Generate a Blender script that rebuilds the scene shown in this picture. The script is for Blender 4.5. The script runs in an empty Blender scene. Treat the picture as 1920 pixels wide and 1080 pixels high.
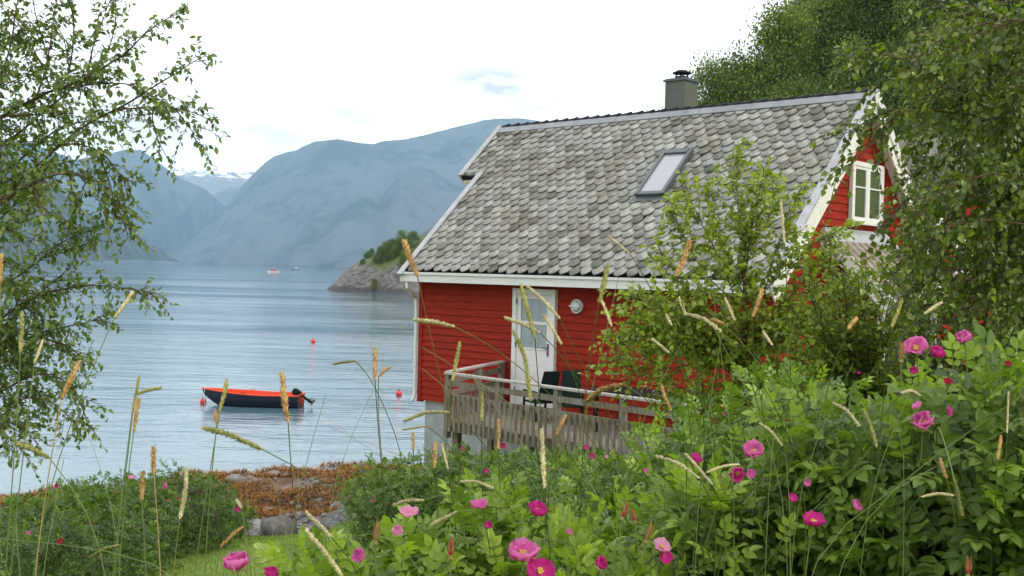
import bpy, math, random
import numpy as np
from math import radians, sin, cos, pi
from mathutils import Vector, Matrix

S = bpy.context.scene
COL = S.collection
# ---------------------------------------------------------------- camera
F, ROLL, PITCH, H = 2040.1, radians(1.381), radians(0.894), 6.5
_FW = np.array([0, cos(PITCH), -sin(PITCH)]); _UP = np.array([0, sin(PITCH), cos(PITCH)]); _RT = np.array([1.0, 0, 0])
CAM = np.array([0, 0, H])
def camera_setup():
    c = bpy.data.cameras.new('camera'); o = bpy.data.objects.new('camera', c); COL.objects.link(o)
    c.sensor_width = 36; c.lens = 36 * F / 1920; c.clip_start = .05; c.clip_end = 60000
    r = cos(ROLL) * _RT + sin(ROLL) * _UP
    u = -sin(ROLL) * _RT + cos(ROLL) * _UP
    b = -_FW
    M = Matrix(((r[0], u[0], b[0], 0), (r[1], u[1], b[1], 0), (r[2], u[2], b[2], H), (0, 0, 0, 1)))
    o.matrix_world = M
    S.camera = o
camera_setup()
# ---------------------------------------------------------------- world, sun, exposure
SUN_EL, SUN_AZ = radians(44), radians(118)          # azimuth clockwise from +Y: the sun stands right of and a little behind the camera
def world_setup():
    w = bpy.data.worlds.new('World'); S.world = w; w.use_nodes = True
    nt = w.node_tree; N = nt.nodes; K = nt.links; N.clear()
    out = N.new('ShaderNodeOutputWorld'); bg = N.new('ShaderNodeBackground')
    sky = N.new('ShaderNodeTexSky'); sky.sky_type = 'NISHITA'; sky.sun_disc = False
    sky.sun_elevation = SUN_EL; sky.sun_rotation = SUN_AZ
    def math_(op, a, b=None):
        m = N.new('ShaderNodeMath'); m.operation = op
        for i, v in enumerate((a, b)):
            if v is None: continue
            if isinstance(v, (int, float)): m.inputs[i].default_value = v
            else: K.new(v, m.inputs[i])
        return m.outputs[0]
    tc = N.new('ShaderNodeTexCoord')
    # the overcast layer: bright white, with a few thin grey banks
    mp = N.new('ShaderNodeMapping'); mp.inputs['Scale'].default_value = (1, 1, 2.6); K.new(tc.outputs['Generated'], mp.inputs['Vector'])
    n1 = N.new('ShaderNodeTexNoise'); n1.inputs['Scale'].default_value = 7; n1.inputs['Detail'].default_value = 7; n1.inputs['Roughness'].default_value = .6
    K.new(mp.outputs[0], n1.inputs['Vector'])
    n2 = N.new('ShaderNodeTexNoise'); n2.inputs['Scale'].default_value = 1.7; n2.inputs['Detail'].default_value = 3
    K.new(mp.outputs[0], n2.inputs['Vector'])
    r1 = N.new('ShaderNodeValToRGB'); r1.color_ramp.elements[0].position = .50; r1.color_ramp.elements[1].position = .74
    K.new(n1.outputs[0], r1.inputs[0])
    r2 = N.new('ShaderNodeValToRGB'); r2.color_ramp.elements[0].position = .42; r2.color_ramp.elements[1].position = .62
    K.new(n2.outputs[0], r2.inputs[0])
    def bank(d, width, strength):
        d = Vector(d).normalized()
        vm = N.new('ShaderNodeVectorMath'); vm.operation = 'DISTANCE'; vm.inputs[1].default_value = (d.x, d.y, d.z * 2.6)
        K.new(mp.outputs[0], vm.inputs[0])
        q = math_('DIVIDE', vm.outputs['Value'], width)
        q = math_('SUBTRACT', 1.0, q)
        q = N_clamp(q)
        return math_('MULTIPLY', q, strength * 1.4)
    def N_clamp(a):
        m = N.new('ShaderNodeClamp'); K.new(a, m.inputs[0]); return m.outputs[0]
    banks = None
    for d, wd, st in (((-.020, 1, .168), .075, 1.1), ((.012, 1, .158), .05, .8), ((-.155, 1, .140), .05, .6), ((-.22, 1, .122), .06, .5), ((-.36, 1, .13), .10, .5)):
        b = bank(d, wd, st)
        banks = b if banks is None else math_('MAXIMUM', banks, b)
    nr = N.new('ShaderNodeValToRGB'); nr.color_ramp.elements[0].position = .34; nr.color_ramp.elements[1].position = .58
    n3 = N.new('ShaderNodeTexNoise'); n3.inputs['Scale'].default_value = 24; n3.inputs['Detail'].default_value = 6; n3.inputs['Roughness'].default_value = .55; K.new(mp.outputs[0], n3.inputs['Vector'])
    K.new(n3.outputs[0], nr.inputs[0])
    bm = math_('MULTIPLY', banks, nr.outputs[0])
    wide = math_('MULTIPLY', math_('MULTIPLY', r1.outputs[0], r2.outputs[0]), .26)
    fac = N_clamp(math_('ADD', bm, wide))
    mix = N.new('ShaderNodeMix'); mix.data_type = 'RGBA'
    K.new(fac, mix.inputs[0])
    mix.inputs[6].default_value = (22.5, 22.5, 22.3, 1); mix.inputs[7].default_value = (11.0, 10.6, 10.3, 1)
    cover = N.new('ShaderNodeMix'); cover.data_type = 'RGBA'; cover.inputs[0].default_value = .97
    K.new(sky.outputs[0], cover.inputs[6]); K.new(mix.outputs[2], cover.inputs[7])
    K.new(cover.outputs[2], bg.inputs[0]); bg.inputs[1].default_value = .1
    K.new(bg.outputs[0], out.inputs[0])
    try: w.cycles.sampling_method = 'MANUAL'; w.cycles.sample_map_resolution = 512
    except Exception: pass
    l = bpy.data.lights.new('sun', 'SUN'); l.energy = 2.3; l.angle = radians(8); l.color = (1, .93, .82)
    o = bpy.data.objects.new('sun', l); COL.objects.link(o)
    d = Vector((sin(SUN_AZ) * cos(SUN_EL), cos(SUN_AZ) * cos(SUN_EL), sin(SUN_EL)))
    o.rotation_euler = d.to_track_quat('Z', 'Y').to_euler()
world_setup()
S.view_settings.view_transform = 'Standard'; S.view_settings.look = 'None'; S.view_settings.gamma = 1
S.view_settings.use_curve_mapping = False
S.view_settings.exposure = -0.25
S.render.engine = 'CYCLES'
cy = S.cycles
cy.max_bounces = 6; cy.diffuse_bounces = 3; cy.glossy_bounces = 3; cy.transmission_bounces = 3; cy.volume_bounces = 1; cy.transparent_max_bounces = 8
cy.use_denoising = True; cy.caustics_reflective = False; cy.caustics_refractive = False
cy.sample_clamp_indirect = 6

# ---------------------------------------------------------------- helpers
def at(px, py, Y):
    """the world point seen at pixel (px, py) of the 1920x1080 photograph, at distance Y ahead"""
    x0, y0 = px - 960, py - 540
    x = x0 * cos(ROLL) + y0 * sin(ROLL); y = -x0 * sin(ROLL) + y0 * cos(ROLL)
    v = _FW + x / F * _RT - y / F * _UP
    return CAM + v * (Y / v[1])
def tag(o, label=None, cat=None, group=None, kind=None):
    if label: o['label'] = label
    if cat: o['category'] = cat
    if group: o['group'] = group
    if kind: o['kind'] = kind
    return o
def empty(name, loc=(0, 0, 0), rz=0, label=None, cat=None, group=None):
    o = bpy.data.objects.new(name, None); COL.objects.link(o); o.location = loc; o.rotation_euler = (0, 0, rz); o.empty_display_size = .1
    return tag(o, label, cat, group)
def link(name, me, parent=None, mat=None):
    o = bpy.data.objects.new(name, me); COL.objects.link(o)
    if parent is not None: o.parent = parent
    if mat is not None: me.materials.append(mat)
    return o
def np_mesh(name, V, FS, mat=None, parent=None, attrs=None, smooth=False):
    """V (n,3); FS list of int arrays (m,k), one array per polygon size"""
    me = bpy.data.meshes.new(name); V = np.asarray(V, np.float32)
    me.vertices.add(len(V)); me.vertices.foreach_set('co', V.ravel())
    FS = [np.asarray(f, np.int32) for f in FS if len(f)]
    loops = np.concatenate([f.ravel() for f in FS])
    tot = np.concatenate([np.full(len(f), f.shape[1], np.int32) for f in FS])
    start = np.concatenate([[0], np.cumsum(tot)[:-1]]).astype(np.int32)
    me.loops.add(len(loops)); me.loops.foreach_set('vertex_index', loops)
    me.polygons.add(len(tot)); me.polygons.foreach_set('loop_start', start)
    if smooth: me.polygons.foreach_set('use_smooth', np.ones(len(tot), bool))
    for k, a in (attrs or {}).items():
        a = np.asarray(a, np.float32)
        if a.ndim == 1:
            me.attributes.new(k, 'FLOAT', 'POINT').data.foreach_set('value', a)
        else:
            me.attributes.new(k, 'FLOAT_VECTOR', 'POINT').data.foreach_set('vector', a.ravel())
    me.update(calc_edges=True)
    return link(name, me, parent, mat)
def norm(a):
    a = np.asarray(a, float); return a / (np.linalg.norm(a, axis=-1, keepdims=True) + 1e-9)
class MB:
    def __init__(s): s.v = []; s.f = []
    def add(s, vs, fs):
        n = len(s.v); s.v += [tuple(map(float, p)) for p in vs]; s.f += [tuple(i + n for i in q) for q in fs]
    def box(s, x0, x1, y0, y1, z0, z1):
        s.add([(x0, y0, z0), (x1, y0, z0), (x1, y1, z0), (x0, y1, z0), (x0, y0, z1), (x1, y0, z1), (x1, y1, z1), (x0, y1, z1)],
              [(0, 3, 2, 1), (4, 5, 6, 7), (0, 1, 5, 4), (1, 2, 6, 5), (2, 3, 7, 6), (3, 0, 4, 7)])
    def bar(s, a, b, w, h, up=(0, 0, 1)):
        """a square-section bar from a to b: w across, h along up"""
        a = np.array(a, float); b = np.array(b, float); d = norm(b - a); sx = norm(np.cross(d, np.array(up, float))); u = np.cross(sx, d)
        vs = []
        for p in (a, b):
            for i, j in ((-1, -1), (1, -1), (1, 1), (-1, 1)): vs.append(p + sx * i * w / 2 + u * j * h / 2)
        s.add(vs, [(0, 1, 2, 3), (7, 6, 5, 4), (0, 4, 5, 1), (1, 5, 6, 2), (2, 6, 7, 3), (3, 7, 4, 0)])
    def tube(s, pts, rad, n=8, cap=True):
        pts = np.array(pts, float); m = len(pts)
        rad = np.full(m, rad) if np.isscalar(rad) else np.array(rad, float)
        T = np.gradient(pts, axis=0); T = norm(T); up = np.array([0, 0, 1.]) if abs(T[0][2]) < .9 else np.array([1., 0, 0])
        u = norm(np.cross(T[0], up)); vs = []
        for i in range(m):
            u = norm(u - T[i] * (u @ T[i])); w = np.cross(T[i], u)
            for k in range(n):
                a = 2 * pi * k / n; vs.append(pts[i] + rad[i] * (cos(a) * u + sin(a) * w))
        fs = [(i * n + k, i * n + (k + 1) % n, (i + 1) * n + (k + 1) % n, (i + 1) * n + k) for i in range(m - 1) for k in range(n)]
        if cap: fs += [tuple(range(n))[::-1], tuple((m - 1) * n + k for k in range(n))]
        s.add(vs, fs)
    def prism(s, poly, vec):
        """a planar polygon extruded along vec"""
        n = len(poly); vec = np.array(vec, float); P = [np.array(p, float) for p in poly]
        s.add(P + [p + vec for p in P], [tuple(range(n))[::-1], tuple(range(n, 2 * n))] + [(i, (i + 1) % n, n + (i + 1) % n, n + i) for i in range(n)])
    def build(s, name, mat, parent=None, smooth=False, bevel=0):
        me = bpy.data.meshes.new(name); me.from_pydata(s.v, [], s.f); me.update()
        if smooth:
            for p in me.polygons: p.use_smooth = True
        o = link(name, me, parent, mat)
        if bevel:
            b = o.modifiers.new('bevel', 'BEVEL'); b.width = bevel; b.segments = 2; b.limit_method = 'ANGLE'
        return o

# ---------------------------------------------------------------- materials
class NT:
    def __init__(s, name):
        s.m = bpy.data.materials.new(name); s.m.use_nodes = True; s.t = s.m.node_tree; s.t.nodes.clear()
        s.out = s.t.nodes.new('ShaderNodeOutputMaterial')
    def n(s, typ, ins=None, **kw):
        x = s.t.nodes.new(typ)
        for k, v in kw.items(): setattr(x, k, v)
        for k, v in (ins or {}).items(): s.set(x.inputs[k], v)
        return x
    def set(s, sock, v):
        if isinstance(v, bpy.types.NodeSocket): s.t.links.new(v, sock)
        else:
            if sock.type == 'RGBA' and len(v) == 3: v = (*v, 1)
            sock.default_value = v
    def math(s, op, a, b=0., c=None):
        x = s.n('ShaderNodeMath', operation=op); s.set(x.inputs[0], a); s.set(x.inputs[1], b)
        if c is not None: s.set(x.inputs[2], c)
        return x.outputs[0]
    def mix(s, f, a, b, bt='MIX'):
        x = s.n('ShaderNodeMix', data_type='RGBA', blend_type=bt); s.set(x.inputs[0], f); s.set(x.inputs[6], a); s.set(x.inputs[7], b); return x.outputs[2]
    def ramp(s, f, stops):
        x = s.n('ShaderNodeValToRGB'); s.set(x.inputs[0], f); e = x.color_ramp.elements
        while len(e) < len(stops): e.new(.5)
        for q, (p, c) in zip(e, stops):
            q.position = p; q.color = (*c, 1) if len(c) == 3 else c
        return x.outputs[0]
    def noise(s, scale, detail=4, rough=.5, vec=None, stretch=None, coord='Object', dist=0.):
        if vec is None: vec = s.n('ShaderNodeTexCoord').outputs[coord]
        if stretch: vec = s.n('ShaderNodeMapping', {'Vector': vec, 'Scale': stretch}).outputs[0]
        return s.n('ShaderNodeTexNoise', {'Vector': vec, 'Scale': scale, 'Detail': detail, 'Roughness': rough, 'Distortion': dist}).outputs[0]
    def attr(s, name, vec=False):
        return s.n('ShaderNodeAttribute', attribute_name=name).outputs['Vector' if vec else 'Fac']
    def bump(s, h, strength=.3, dist=.02):
        return s.n('ShaderNodeBump', {'Height': h, 'Strength': strength, 'Distance': dist}).outputs[0]
    def bsdf(s, color, rough=.6, spec=.4, normal=None, metal=0., **kw):
        ins = {'Base Color': color, 'Roughness': rough, 'Specular IOR Level': spec, 'Metallic': metal}
        if normal is not None: ins['Normal'] = normal
        ins.update(kw)
        return s.n('ShaderNodeBsdfPrincipled', ins).outputs[0]
    def done(s, surf):
        s.t.links.new(surf, s.out.inputs[0]); return s.m
def mat_basic(name, c, c2=None, scale=8, rough=.6, spec=.4, bump=.15, bdist=.01, stretch=None, metal=0.):
    t = NT(name); c2 = c2 or tuple(x * .75 for x in c)
    nz = t.noise(scale, 6, .6, stretch=stretch)
    col = t.ramp(nz, [(.3, c2), (.7, c)])
    return t.done(t.bsdf(col, rough, spec, t.bump(nz, bump, bdist), metal))
def mat_leaf(name, stops, rough=.42, spec=.45, trans=.32, veins=False, tip=None):
    t = NT(name); r = t.attr('rnd')
    col = t.ramp(r, stops); nrm = None
    if veins:
        lv = t.n('ShaderNodeSeparateXYZ', {0: t.attr('lv', True)}); u, v = lv.outputs[0], lv.outputs[1]
        au = t.math('ABSOLUTE', u)
        ph = t.math('SUBTRACT', t.math('MULTIPLY', v, 50.), t.math('MULTIPLY', au, 16.))
        w = t.math('SINE', ph)
        side = t.math('GREATER_THAN', w, .72)
        mid = t.math('LESS_THAN', au, .09)
        vm = t.math('MAXIMUM', t.math('MULTIPLY', side, .45), mid)
        col = t.mix(t.math('MULTIPLY', vm, .55), col, (.17, .25, .075))
        nrm = t.bump(t.math('ADD', t.math('MULTIPLY', w, -.5), t.math('MULTIPLY', mid, -1.)), .9, .0012)
    nz = t.noise(30, 2)
    col = t.mix(.5, col, t.mix(nz, (.5, .5, .5), (1.5, 1.5, 1.4)), 'MULTIPLY')
    col = t.mix(.45, col, t.mix(nz, (.6, .6, .6), (1.9, 1.9, 1.7)), 'MULTIPLY')
    p = t.bsdf(col, rough, spec, nrm)
    tr = t.n('ShaderNodeBsdfTranslucent', {'Color': t.mix(1., col, (1.7, 1.9, .7), 'MULTIPLY')}).outputs[0]
    return t.done(t.n('ShaderNodeMixShader', {0: trans, 1: p, 2: tr}).outputs[0])
M = {}
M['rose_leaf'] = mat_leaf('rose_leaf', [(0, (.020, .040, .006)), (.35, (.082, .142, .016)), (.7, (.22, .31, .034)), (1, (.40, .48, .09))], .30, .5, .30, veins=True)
M['rose_leaf_far'] = mat_leaf('rose_leaf_far', [(0, (.010, .024, .005)), (.35, (.050, .096, .013)), (.7, (.145, .225, .03)), (1, (.36, .44, .08))], .36, .4, .3)
M['birch_leaf'] = mat_leaf('birch_leaf', [(0, (.034, .055, .008)), (.5, (.085, .125, .016)), (.85, (.17, .22, .03)), (.97, (.22, .29, .05)), (1, (.4, .2, .04))], .35, .5, .34)
M['shrub_leaf'] = mat_leaf('shrub_leaf', [(0, (.065, .09, .012)), (.45, (.165, .215, .028)), (.85, (.31, .365, .05)), (.965, (.24, .30, .07)), (.975, (.5, .22, .06)), (1, (.55, .12, .04))], .42, .45, .36)
M['willow_leaf'] = mat_leaf('willow_leaf', [(0, (.04, .068, .016)), (.5, (.095, .145, .028)), (.85, (.18, .24, .055)), (1, (.30, .35, .12))], .4, .5, .3)
M['far_leaf'] = mat_leaf('far_leaf', [(0, (.016, .032, .008)), (.5, (.038, .068, .014)), (1, (.085, .125, .026))], .6, .2, .3)
M['bark'] = mat_basic('bark', (.13, .10, .075), (.05, .038, .03), 30, .85, .2, .5)
M['twig'] = mat_basic('twig', (.14, .085, .05), (.06, .035, .02), 40, .8, .2, .3)
M['green_stem'] = mat_basic('green_stem', (.16, .21, .06), (.09, .14, .035), 12, .55, .3, .1)
M['tan_stem'] = mat_basic('tan_stem', (.45, .30, .13), (.28, .19, .07), 12, .6, .3, .1)
M['white'] = mat_basic('white', (.74, .73, .69), (.62, .61, .57), 5, .55, .35, .12, .006, (1, 1, 6))
M['cream'] = mat_basic('cream', (.78, .74, .66), (.60, .57, .52), 6, .6, .3, .15, .006)
def mat_red(name, k=1.):
    t = NT(name)
    a = t.noise(3, 6, .6, stretch=(1, 1, 9)); b = t.noise(60, 3, .6, stretch=(.12, .12, 2))
    col = t.ramp(a, [(.25, (.18 * k, .012 * k, .006 * k)), (.55, (.29 * k, .021 * k, .009 * k)), (.8, (.35 * k, .034 * k, .015 * k))])
    col = t.mix(.35, col, t.mix(b, (.6, .6, .6), (1.25, 1.25, 1.25)), 'MULTIPLY')
    return t.done(t.bsdf(col, .7, .12, t.bump(b, .35, .004)))
M['red'] = mat_red('red_paint')
M['red_gable'] = M['red']
M['concrete'] = mat_basic('concrete', (.38, .39, .38), (.24, .25, .25), 5, .85, .2, .3)
def mat_wood(name, c1, c2, c3):
    t = NT(name); a = t.noise(2.2, 5, .6); b = t.noise(26, 5, .65, stretch=(1, 1, .12))
    col = t.mix(t.ramp(a, [(.35, (0, 0, 0)), (.65, (1, 1, 1))]), c1, c2)
    col = t.mix(t.ramp(b, [(.42, (0, 0, 0)), (.75, (1, 1, 1))]), col, c3)
    return t.done(t.bsdf(col, .8, .2, t.bump(b, .5, .006)))
M['wood'] = mat_wood('weathered_wood', (.20, .155, .105), (.24, .225, .19), (.07, .052, .036))
M['wood_rail'] = mat_wood('weathered_rail', (.36, .33, .30), (.42, .40, .37), (.22, .19, .16))
M['dark'] = mat_basic('dark', (.014, .014, .016), (.009, .009, .01), 8, .6, .2)
M['dark_green'] = mat_basic('dark_green_plastic', (.012, .024, .02), (.008, .015, .013), 8, .6, .06)
M['zinc'] = mat_basic('zinc', (.25, .265, .28), (.17, .18, .19), 3, .5, .4, .12, .004, metal=.2)
M['lead'] = mat_basic('weathered_flashing', (.42, .42, .44), (.28, .28, .29), 4, .6, .3, .12)
M['chimney'] = mat_basic('chimney_sheet', (.10, .11, .085), (.08, .088, .068), 3, .55, .4, .05)
M['metal_grey'] = mat_basic('metal_grey', (.09, .105, .11), (.06, .07, .075), 5, .4, .5, .05)
def mat_glass(name, c, rough=.03):
    t = NT(name)
    nz = t.noise(1.2, 2)
    return t.done(t.bsdf(c, rough, 1., t.bump(nz, .04, .02)))
M['skyglass'] = mat_glass('skylight_glass', (.30, .30, .33), .12)
def mat_pane(name):
    t = NT(name)
    g = t.n('ShaderNodeBsdfGlossy', {'Color': (1, 1, 1, 1), 'Roughness': .02}).outputs[0]
    tr = t.n('ShaderNodeBsdfTransparent').outputs[0]
    f = t.n('ShaderNodeLayerWeight', {'Blend': .5}).outputs['Facing']; f = t.math('ADD', t.math('MULTIPLY', t.math('POWER', f, 4.), .8), .05)
    return t.done(t.n('ShaderNodeMixShader', {0: f, 1: tr, 2: g}).outputs[0])
M['pane'] = mat_pane('window_pane')
def mat_curtain(name, c):
    t = NT(name)
    w = t.n('ShaderNodeTexWave', {'Scale': 7., 'Distortion': 2.5, 'Detail': 2., 'Vector': t.n('ShaderNodeMapping', {'Vector': t.n('ShaderNodeTexCoord').outputs['Object'], 'Scale': (1, 1, .15)}).outputs[0]}, wave_type='BANDS', bands_direction='X').outputs[1]
    return t.done(t.bsdf(t.ramp(w, [(.2, tuple(x * .62 for x in c)), (.8, c)]), .9, .1))
M['curtain'] = mat_curtain('curtain', (.34, .40, .37))
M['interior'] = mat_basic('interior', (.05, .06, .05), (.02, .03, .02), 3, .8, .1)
def mat_slate():
    t = NT('slate'); r = t.attr('rnd'); edge_shade = t.attr('edge')
    a = t.noise(7, 6, .65); b = t.noise(38, 5, .7); c = t.noise(2.3, 5, .6); w = t.noise(14, 5, .65)
    col = t.ramp(r, [(0, (.17, .16, .14)), (.16, (.28, .27, .245)), (.45, (.36, .355, .335)), (.8, (.40, .395, .37)), (1, (.47, .465, .43))])
    col = t.mix(.85, col, t.ramp(a, [(.3, (.55, .53, .49)), (.7, (1.25, 1.25, 1.22))]), 'MULTIPLY')
    dk = t.ramp(b, [(.54, (0, 0, 0)), (.64, (1, 1, 1))])
    col = t.mix(t.math('MULTIPLY', dk, .55), col, (.085, .08, .07))
    dk2 = t.math('MULTIPLY', t.ramp(w, [(.60, (0, 0, 0)), (.68, (1, 1, 1))]), .75)
    col = t.mix(dk2, col, (.075, .07, .055))
    ye = t.math('MULTIPLY', t.ramp(t.noise(5, 6, .7), [(.66, (0, 0, 0)), (.74, (1, 1, 1))]), t.math('GREATER_THAN', c, .47))
    col = t.mix(t.math('MULTIPLY', ye, .8), col, t.mix(t.ramp(c, [(.5, (0, 0, 0)), (.6, (1, 1, 1))]), (.17, .15, .03), (.16, .085, .04)))
    col = t.mix(t.math('MINIMUM', t.math('MULTIPLY', edge_shade, 1.4), .8), col, (.05, .048, .042))  # shadow outline below each slate, painted into the colour of its sides
    patch = t.ramp(t.noise(1.1, 6, .7), [(.50, (0, 0, 0)), (.62, (1, 1, 1))])
    col = t.mix(t.math('MULTIPLY', patch, .6), col, (.62, .54, .44), 'MULTIPLY')
    pale = t.ramp(t.noise(24, 4, .7), [(.60, (0, 0, 0)), (.67, (1, 1, 1))])
    col = t.mix(t.math('MULTIPLY', pale, .45), col, (.56, .56, .50))
    return t.done(t.bsdf(col, .7, .25, t.bump(t.math('ADD', a, t.math('MULTIPLY', b, .5)), .5, .012)))
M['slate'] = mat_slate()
# ---------------------------------------------------------------- terrain
TERR = np.array([(0, 0, 5.0), (-3, 0, 5.0), (3, 0, 5.1), (0, 3, 4.8), (3, 4, 5.0), (-3, 3, 4.5), (-8, 0, 4.6), (-16, 4, 3.4), (8, 3, 5.5), (14, 6, 5.9), (-6, 8, 3.1), (0, 8, 3.9), (3, 8, 4.4),
    (6, 9, 4.8), (-8, 14, 2.0), (-4, 14, 2.2), (0, 13, 2.8), (3, 12.5, 3.6), (6, 14, 4.2), (10, 14, 5.0), (-5, 18, 1.8), (-10, 18, 1.5), (-2, 18, 2.0), (1, 18, 2.5), (-18, 14, 1.4),
    (-2, 24, 1.9), (-4.3, 19.7, 1.5), (-4, 21.5, 1.12), (-3, 20, 1.65), (-4.2, 24, .85), (-3, 22.5, 1.3), (3, 26, 2.9), (7, 20, 4.3), (12, 22, 5.2), (-14, 22, 1.1), (-6, 23, 1.0), (-10, 26, .7), (-6, 29, .35), (-3, 29, .6), (-4.5, 26, .6), (-9, 30, .25), (-6, 33, .12),
    (-13.8, 29.2, 0), (-9.6, 33.2, 0), (-5.4, 35.5, 0), (-2, 35.5, 0), (5, 35, 0), (12, 38, 0), (-24, 24, 0), (-34, 14, 0), (-16, 38, -2), (-6, 45, -2.5), (10, 50, -2), (-30, 32, -2.5), (-20, 60, -6),
    (0, 66, -6), (-44, 20, -3), (22, 20, 8), (26, 34, 9), (22, 44, 2), (30, 60, 8), (14, 30, 4.6), (40, 20, 16), (40, 50, 20), (-40, -2, 1), (-40, 60, -8), (14, 66, -1)], float)
def _tf():
    P = TERR[:, :2]; D = np.linalg.norm(P[:, None] - P[None], axis=2)
    n = len(P); A = np.zeros((n + 3, n + 3)); A[:n, :n] = D + np.eye(n) * .02; A[:n, n] = 1; A[:n, n + 1:] = P; A[n, :n] = 1; A[n + 1:, :n] = P.T
    return np.linalg.solve(A, np.concatenate([TERR[:, 2], [0, 0, 0]]))
_TW = _tf()
def vnoise(x, y, seed=0):
    x = np.asarray(x, float); y = np.asarray(y, float)
    xi = np.floor(x).astype(np.int64); yi = np.floor(y).astype(np.int64); fx = x - xi; fy = y - yi
    fx = fx * fx * (3 - 2 * fx); fy = fy * fy * (3 - 2 * fy)
    def hsh(a, b):
        h = (a * 374761393 + b * 668265263 + seed * 1442695041) & 0xffffffff
        h = ((h ^ (h >> 13)) * 1274126177) & 0xffffffff
        return ((h ^ (h >> 16)) & 0xffff) / 65535.
    return (hsh(xi, yi) * (1 - fx) + hsh(xi + 1, yi) * fx) * (1 - fy) + (hsh(xi, yi + 1) * (1 - fx) + hsh(xi + 1, yi + 1) * fx) * fy
def fbm(x, y, o=5, seed=0, g=.5):
    r = 0; a = 1; s = 0
    for i in range(o):
        r = r + a * vnoise(x * 2 ** i + i * 17.3, y * 2 ** i + i * 5.1, seed + i); s += a; a *= g
    return r / s
def ground(x, y):
    x = np.atleast_1d(np.asarray(x, float)); y = np.atleast_1d(np.asarray(y, float))
    D = np.sqrt((x[:, None] - TERR[None, :, 0]) ** 2 + (y[:, None] - TERR[None, :, 1]) ** 2)
    z = D @ _TW[:len(TERR)] + _TW[len(TERR)] + x * _TW[-2] + y * _TW[-1]
    z = z + .12 * (fbm(x * .7, y * .7, 4, 3) - .5)
    lumps = np.clip((1.1 - z) / .6, 0, 1) * np.clip((z + .8) / .6, 0, 1)
    return z + lumps * (.42 * (fbm(x * 1.1, y * 1.1, 4, 9, .6) - .52) + .12 * (fbm(x * 5, y * 5, 3, 11) - .5))
def grid_mesh(name, X, Y, Z, mat, kind='structure', smooth=True, parent=None, attrs=None):
    ny, nx = X.shape; V = np.stack([X.ravel(), Y.ravel(), Z.ravel()], 1)
    i = np.arange(ny - 1)[:, None] * nx + np.arange(nx - 1)[None]; i = i.ravel()
    o = np_mesh(name, V, [np.stack([i, i + 1, i + nx + 1, i + nx], 1)], mat, parent, attrs, smooth)
    if kind: o['kind'] = kind
    return o
def mat_ground():
    t = NT('shore_ground')
    g = t.n('ShaderNodeNewGeometry'); pos = t.n('ShaderNodeSeparateXYZ', {0: g.outputs['Position']}); z = pos.outputs[2]
    big = t.noise(.7, 5, .6); fine = t.noise(9, 6, .7); peb = t.n('ShaderNodeTexVoronoi', {'Vector': t.n('ShaderNodeTexCoord').outputs['Object'], 'Scale': 7.}).outputs[0]
    peb2 = t.n('ShaderNodeTexVoronoi', {'Vector': t.n('ShaderNodeTexCoord').outputs['Object'], 'Scale': 7.}).outputs[1]
    grass = t.mix(.6, t.ramp(big, [(.3, (.11, .17, .025)), (.7, (.18, .25, .045))]), t.ramp(fine, [(.3, (.6, .7, .5)), (.7, (1.3, 1.25, 1.2))]), 'MULTIPLY')
    fl = t.ramp(t.noise(42, 2, .5), [(.70, (0, 0, 0)), (.74, (1, 1, 1))])
    grass = t.mix(t.math('MULTIPLY', fl, .5), grass, (.45, .45, .36))
    grav = t.mix(.7, t.ramp(peb, [(.0, (.30, .29, .27)), (.5, (.12, .115, .11))]), t.mix(.5, (1, 1, 1), peb2), 'MULTIPLY')
    weed = t.ramp(fine, [(.3, (.022, .010, .003)), (.55, (.12, .045, .008)), (.75, (.25, .11, .018))])
    zz = t.math('ADD', z, t.math('MULTIPLY', t.math('SUBTRACT', big, .5), .7))
    f1 = t.ramp(zz, [(.62, (0, 0, 0)), (.86, (1, 1, 1))])     # weed below, gravel above
    f2 = t.math('MULTIPLY', t.math('SUBTRACT', zz, 1.18), 8.); f2 = t.n('ShaderNodeClamp', {0: f2}).outputs[0]
    col = t.mix(f1, weed, grav); col = t.mix(f2, col, grass)
    deep = t.n('ShaderNodeClamp', {0: t.math('MULTIPLY', t.math('ADD', z, .08), -6.)}).outputs[0]
    col = t.mix(deep, col, (.03, .04, .03))
    # pale gravel yard behind the house, upper right
    X = pos.outputs[0]; Yp = pos.outputs[1]
    yard = t.math('MULTIPLY', t.math('GREATER_THAN', X, 7.6), t.math('GREATER_THAN', Yp, 13.))
    yard = t.math('MULTIPLY', yard, t.math('LESS_THAN', X, 16.)); yard = t.math('MULTIPLY', yard, t.math('LESS_THAN', Yp, 30.))
    col = t.mix(yard, col, t.ramp(fine, [(.3, (.42, .38, .34)), (.7, (.62, .58, .53))]))
    rough = t.ramp(f1, [(0, (.4, .4, .4)), (1, (.85, .85, .85))])
    return t.done(t.bsdf(col, rough, .35, t.bump(t.math('ADD', fine, peb), .8, .05)))
M['ground'] = mat_ground()
gx, gy = np.meshgrid(np.arange(-44, 44.01, .22), np.arange(-8, 66.01, .22))
gz = ground(gx.ravel(), gy.ravel()).reshape(gx.shape)
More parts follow.
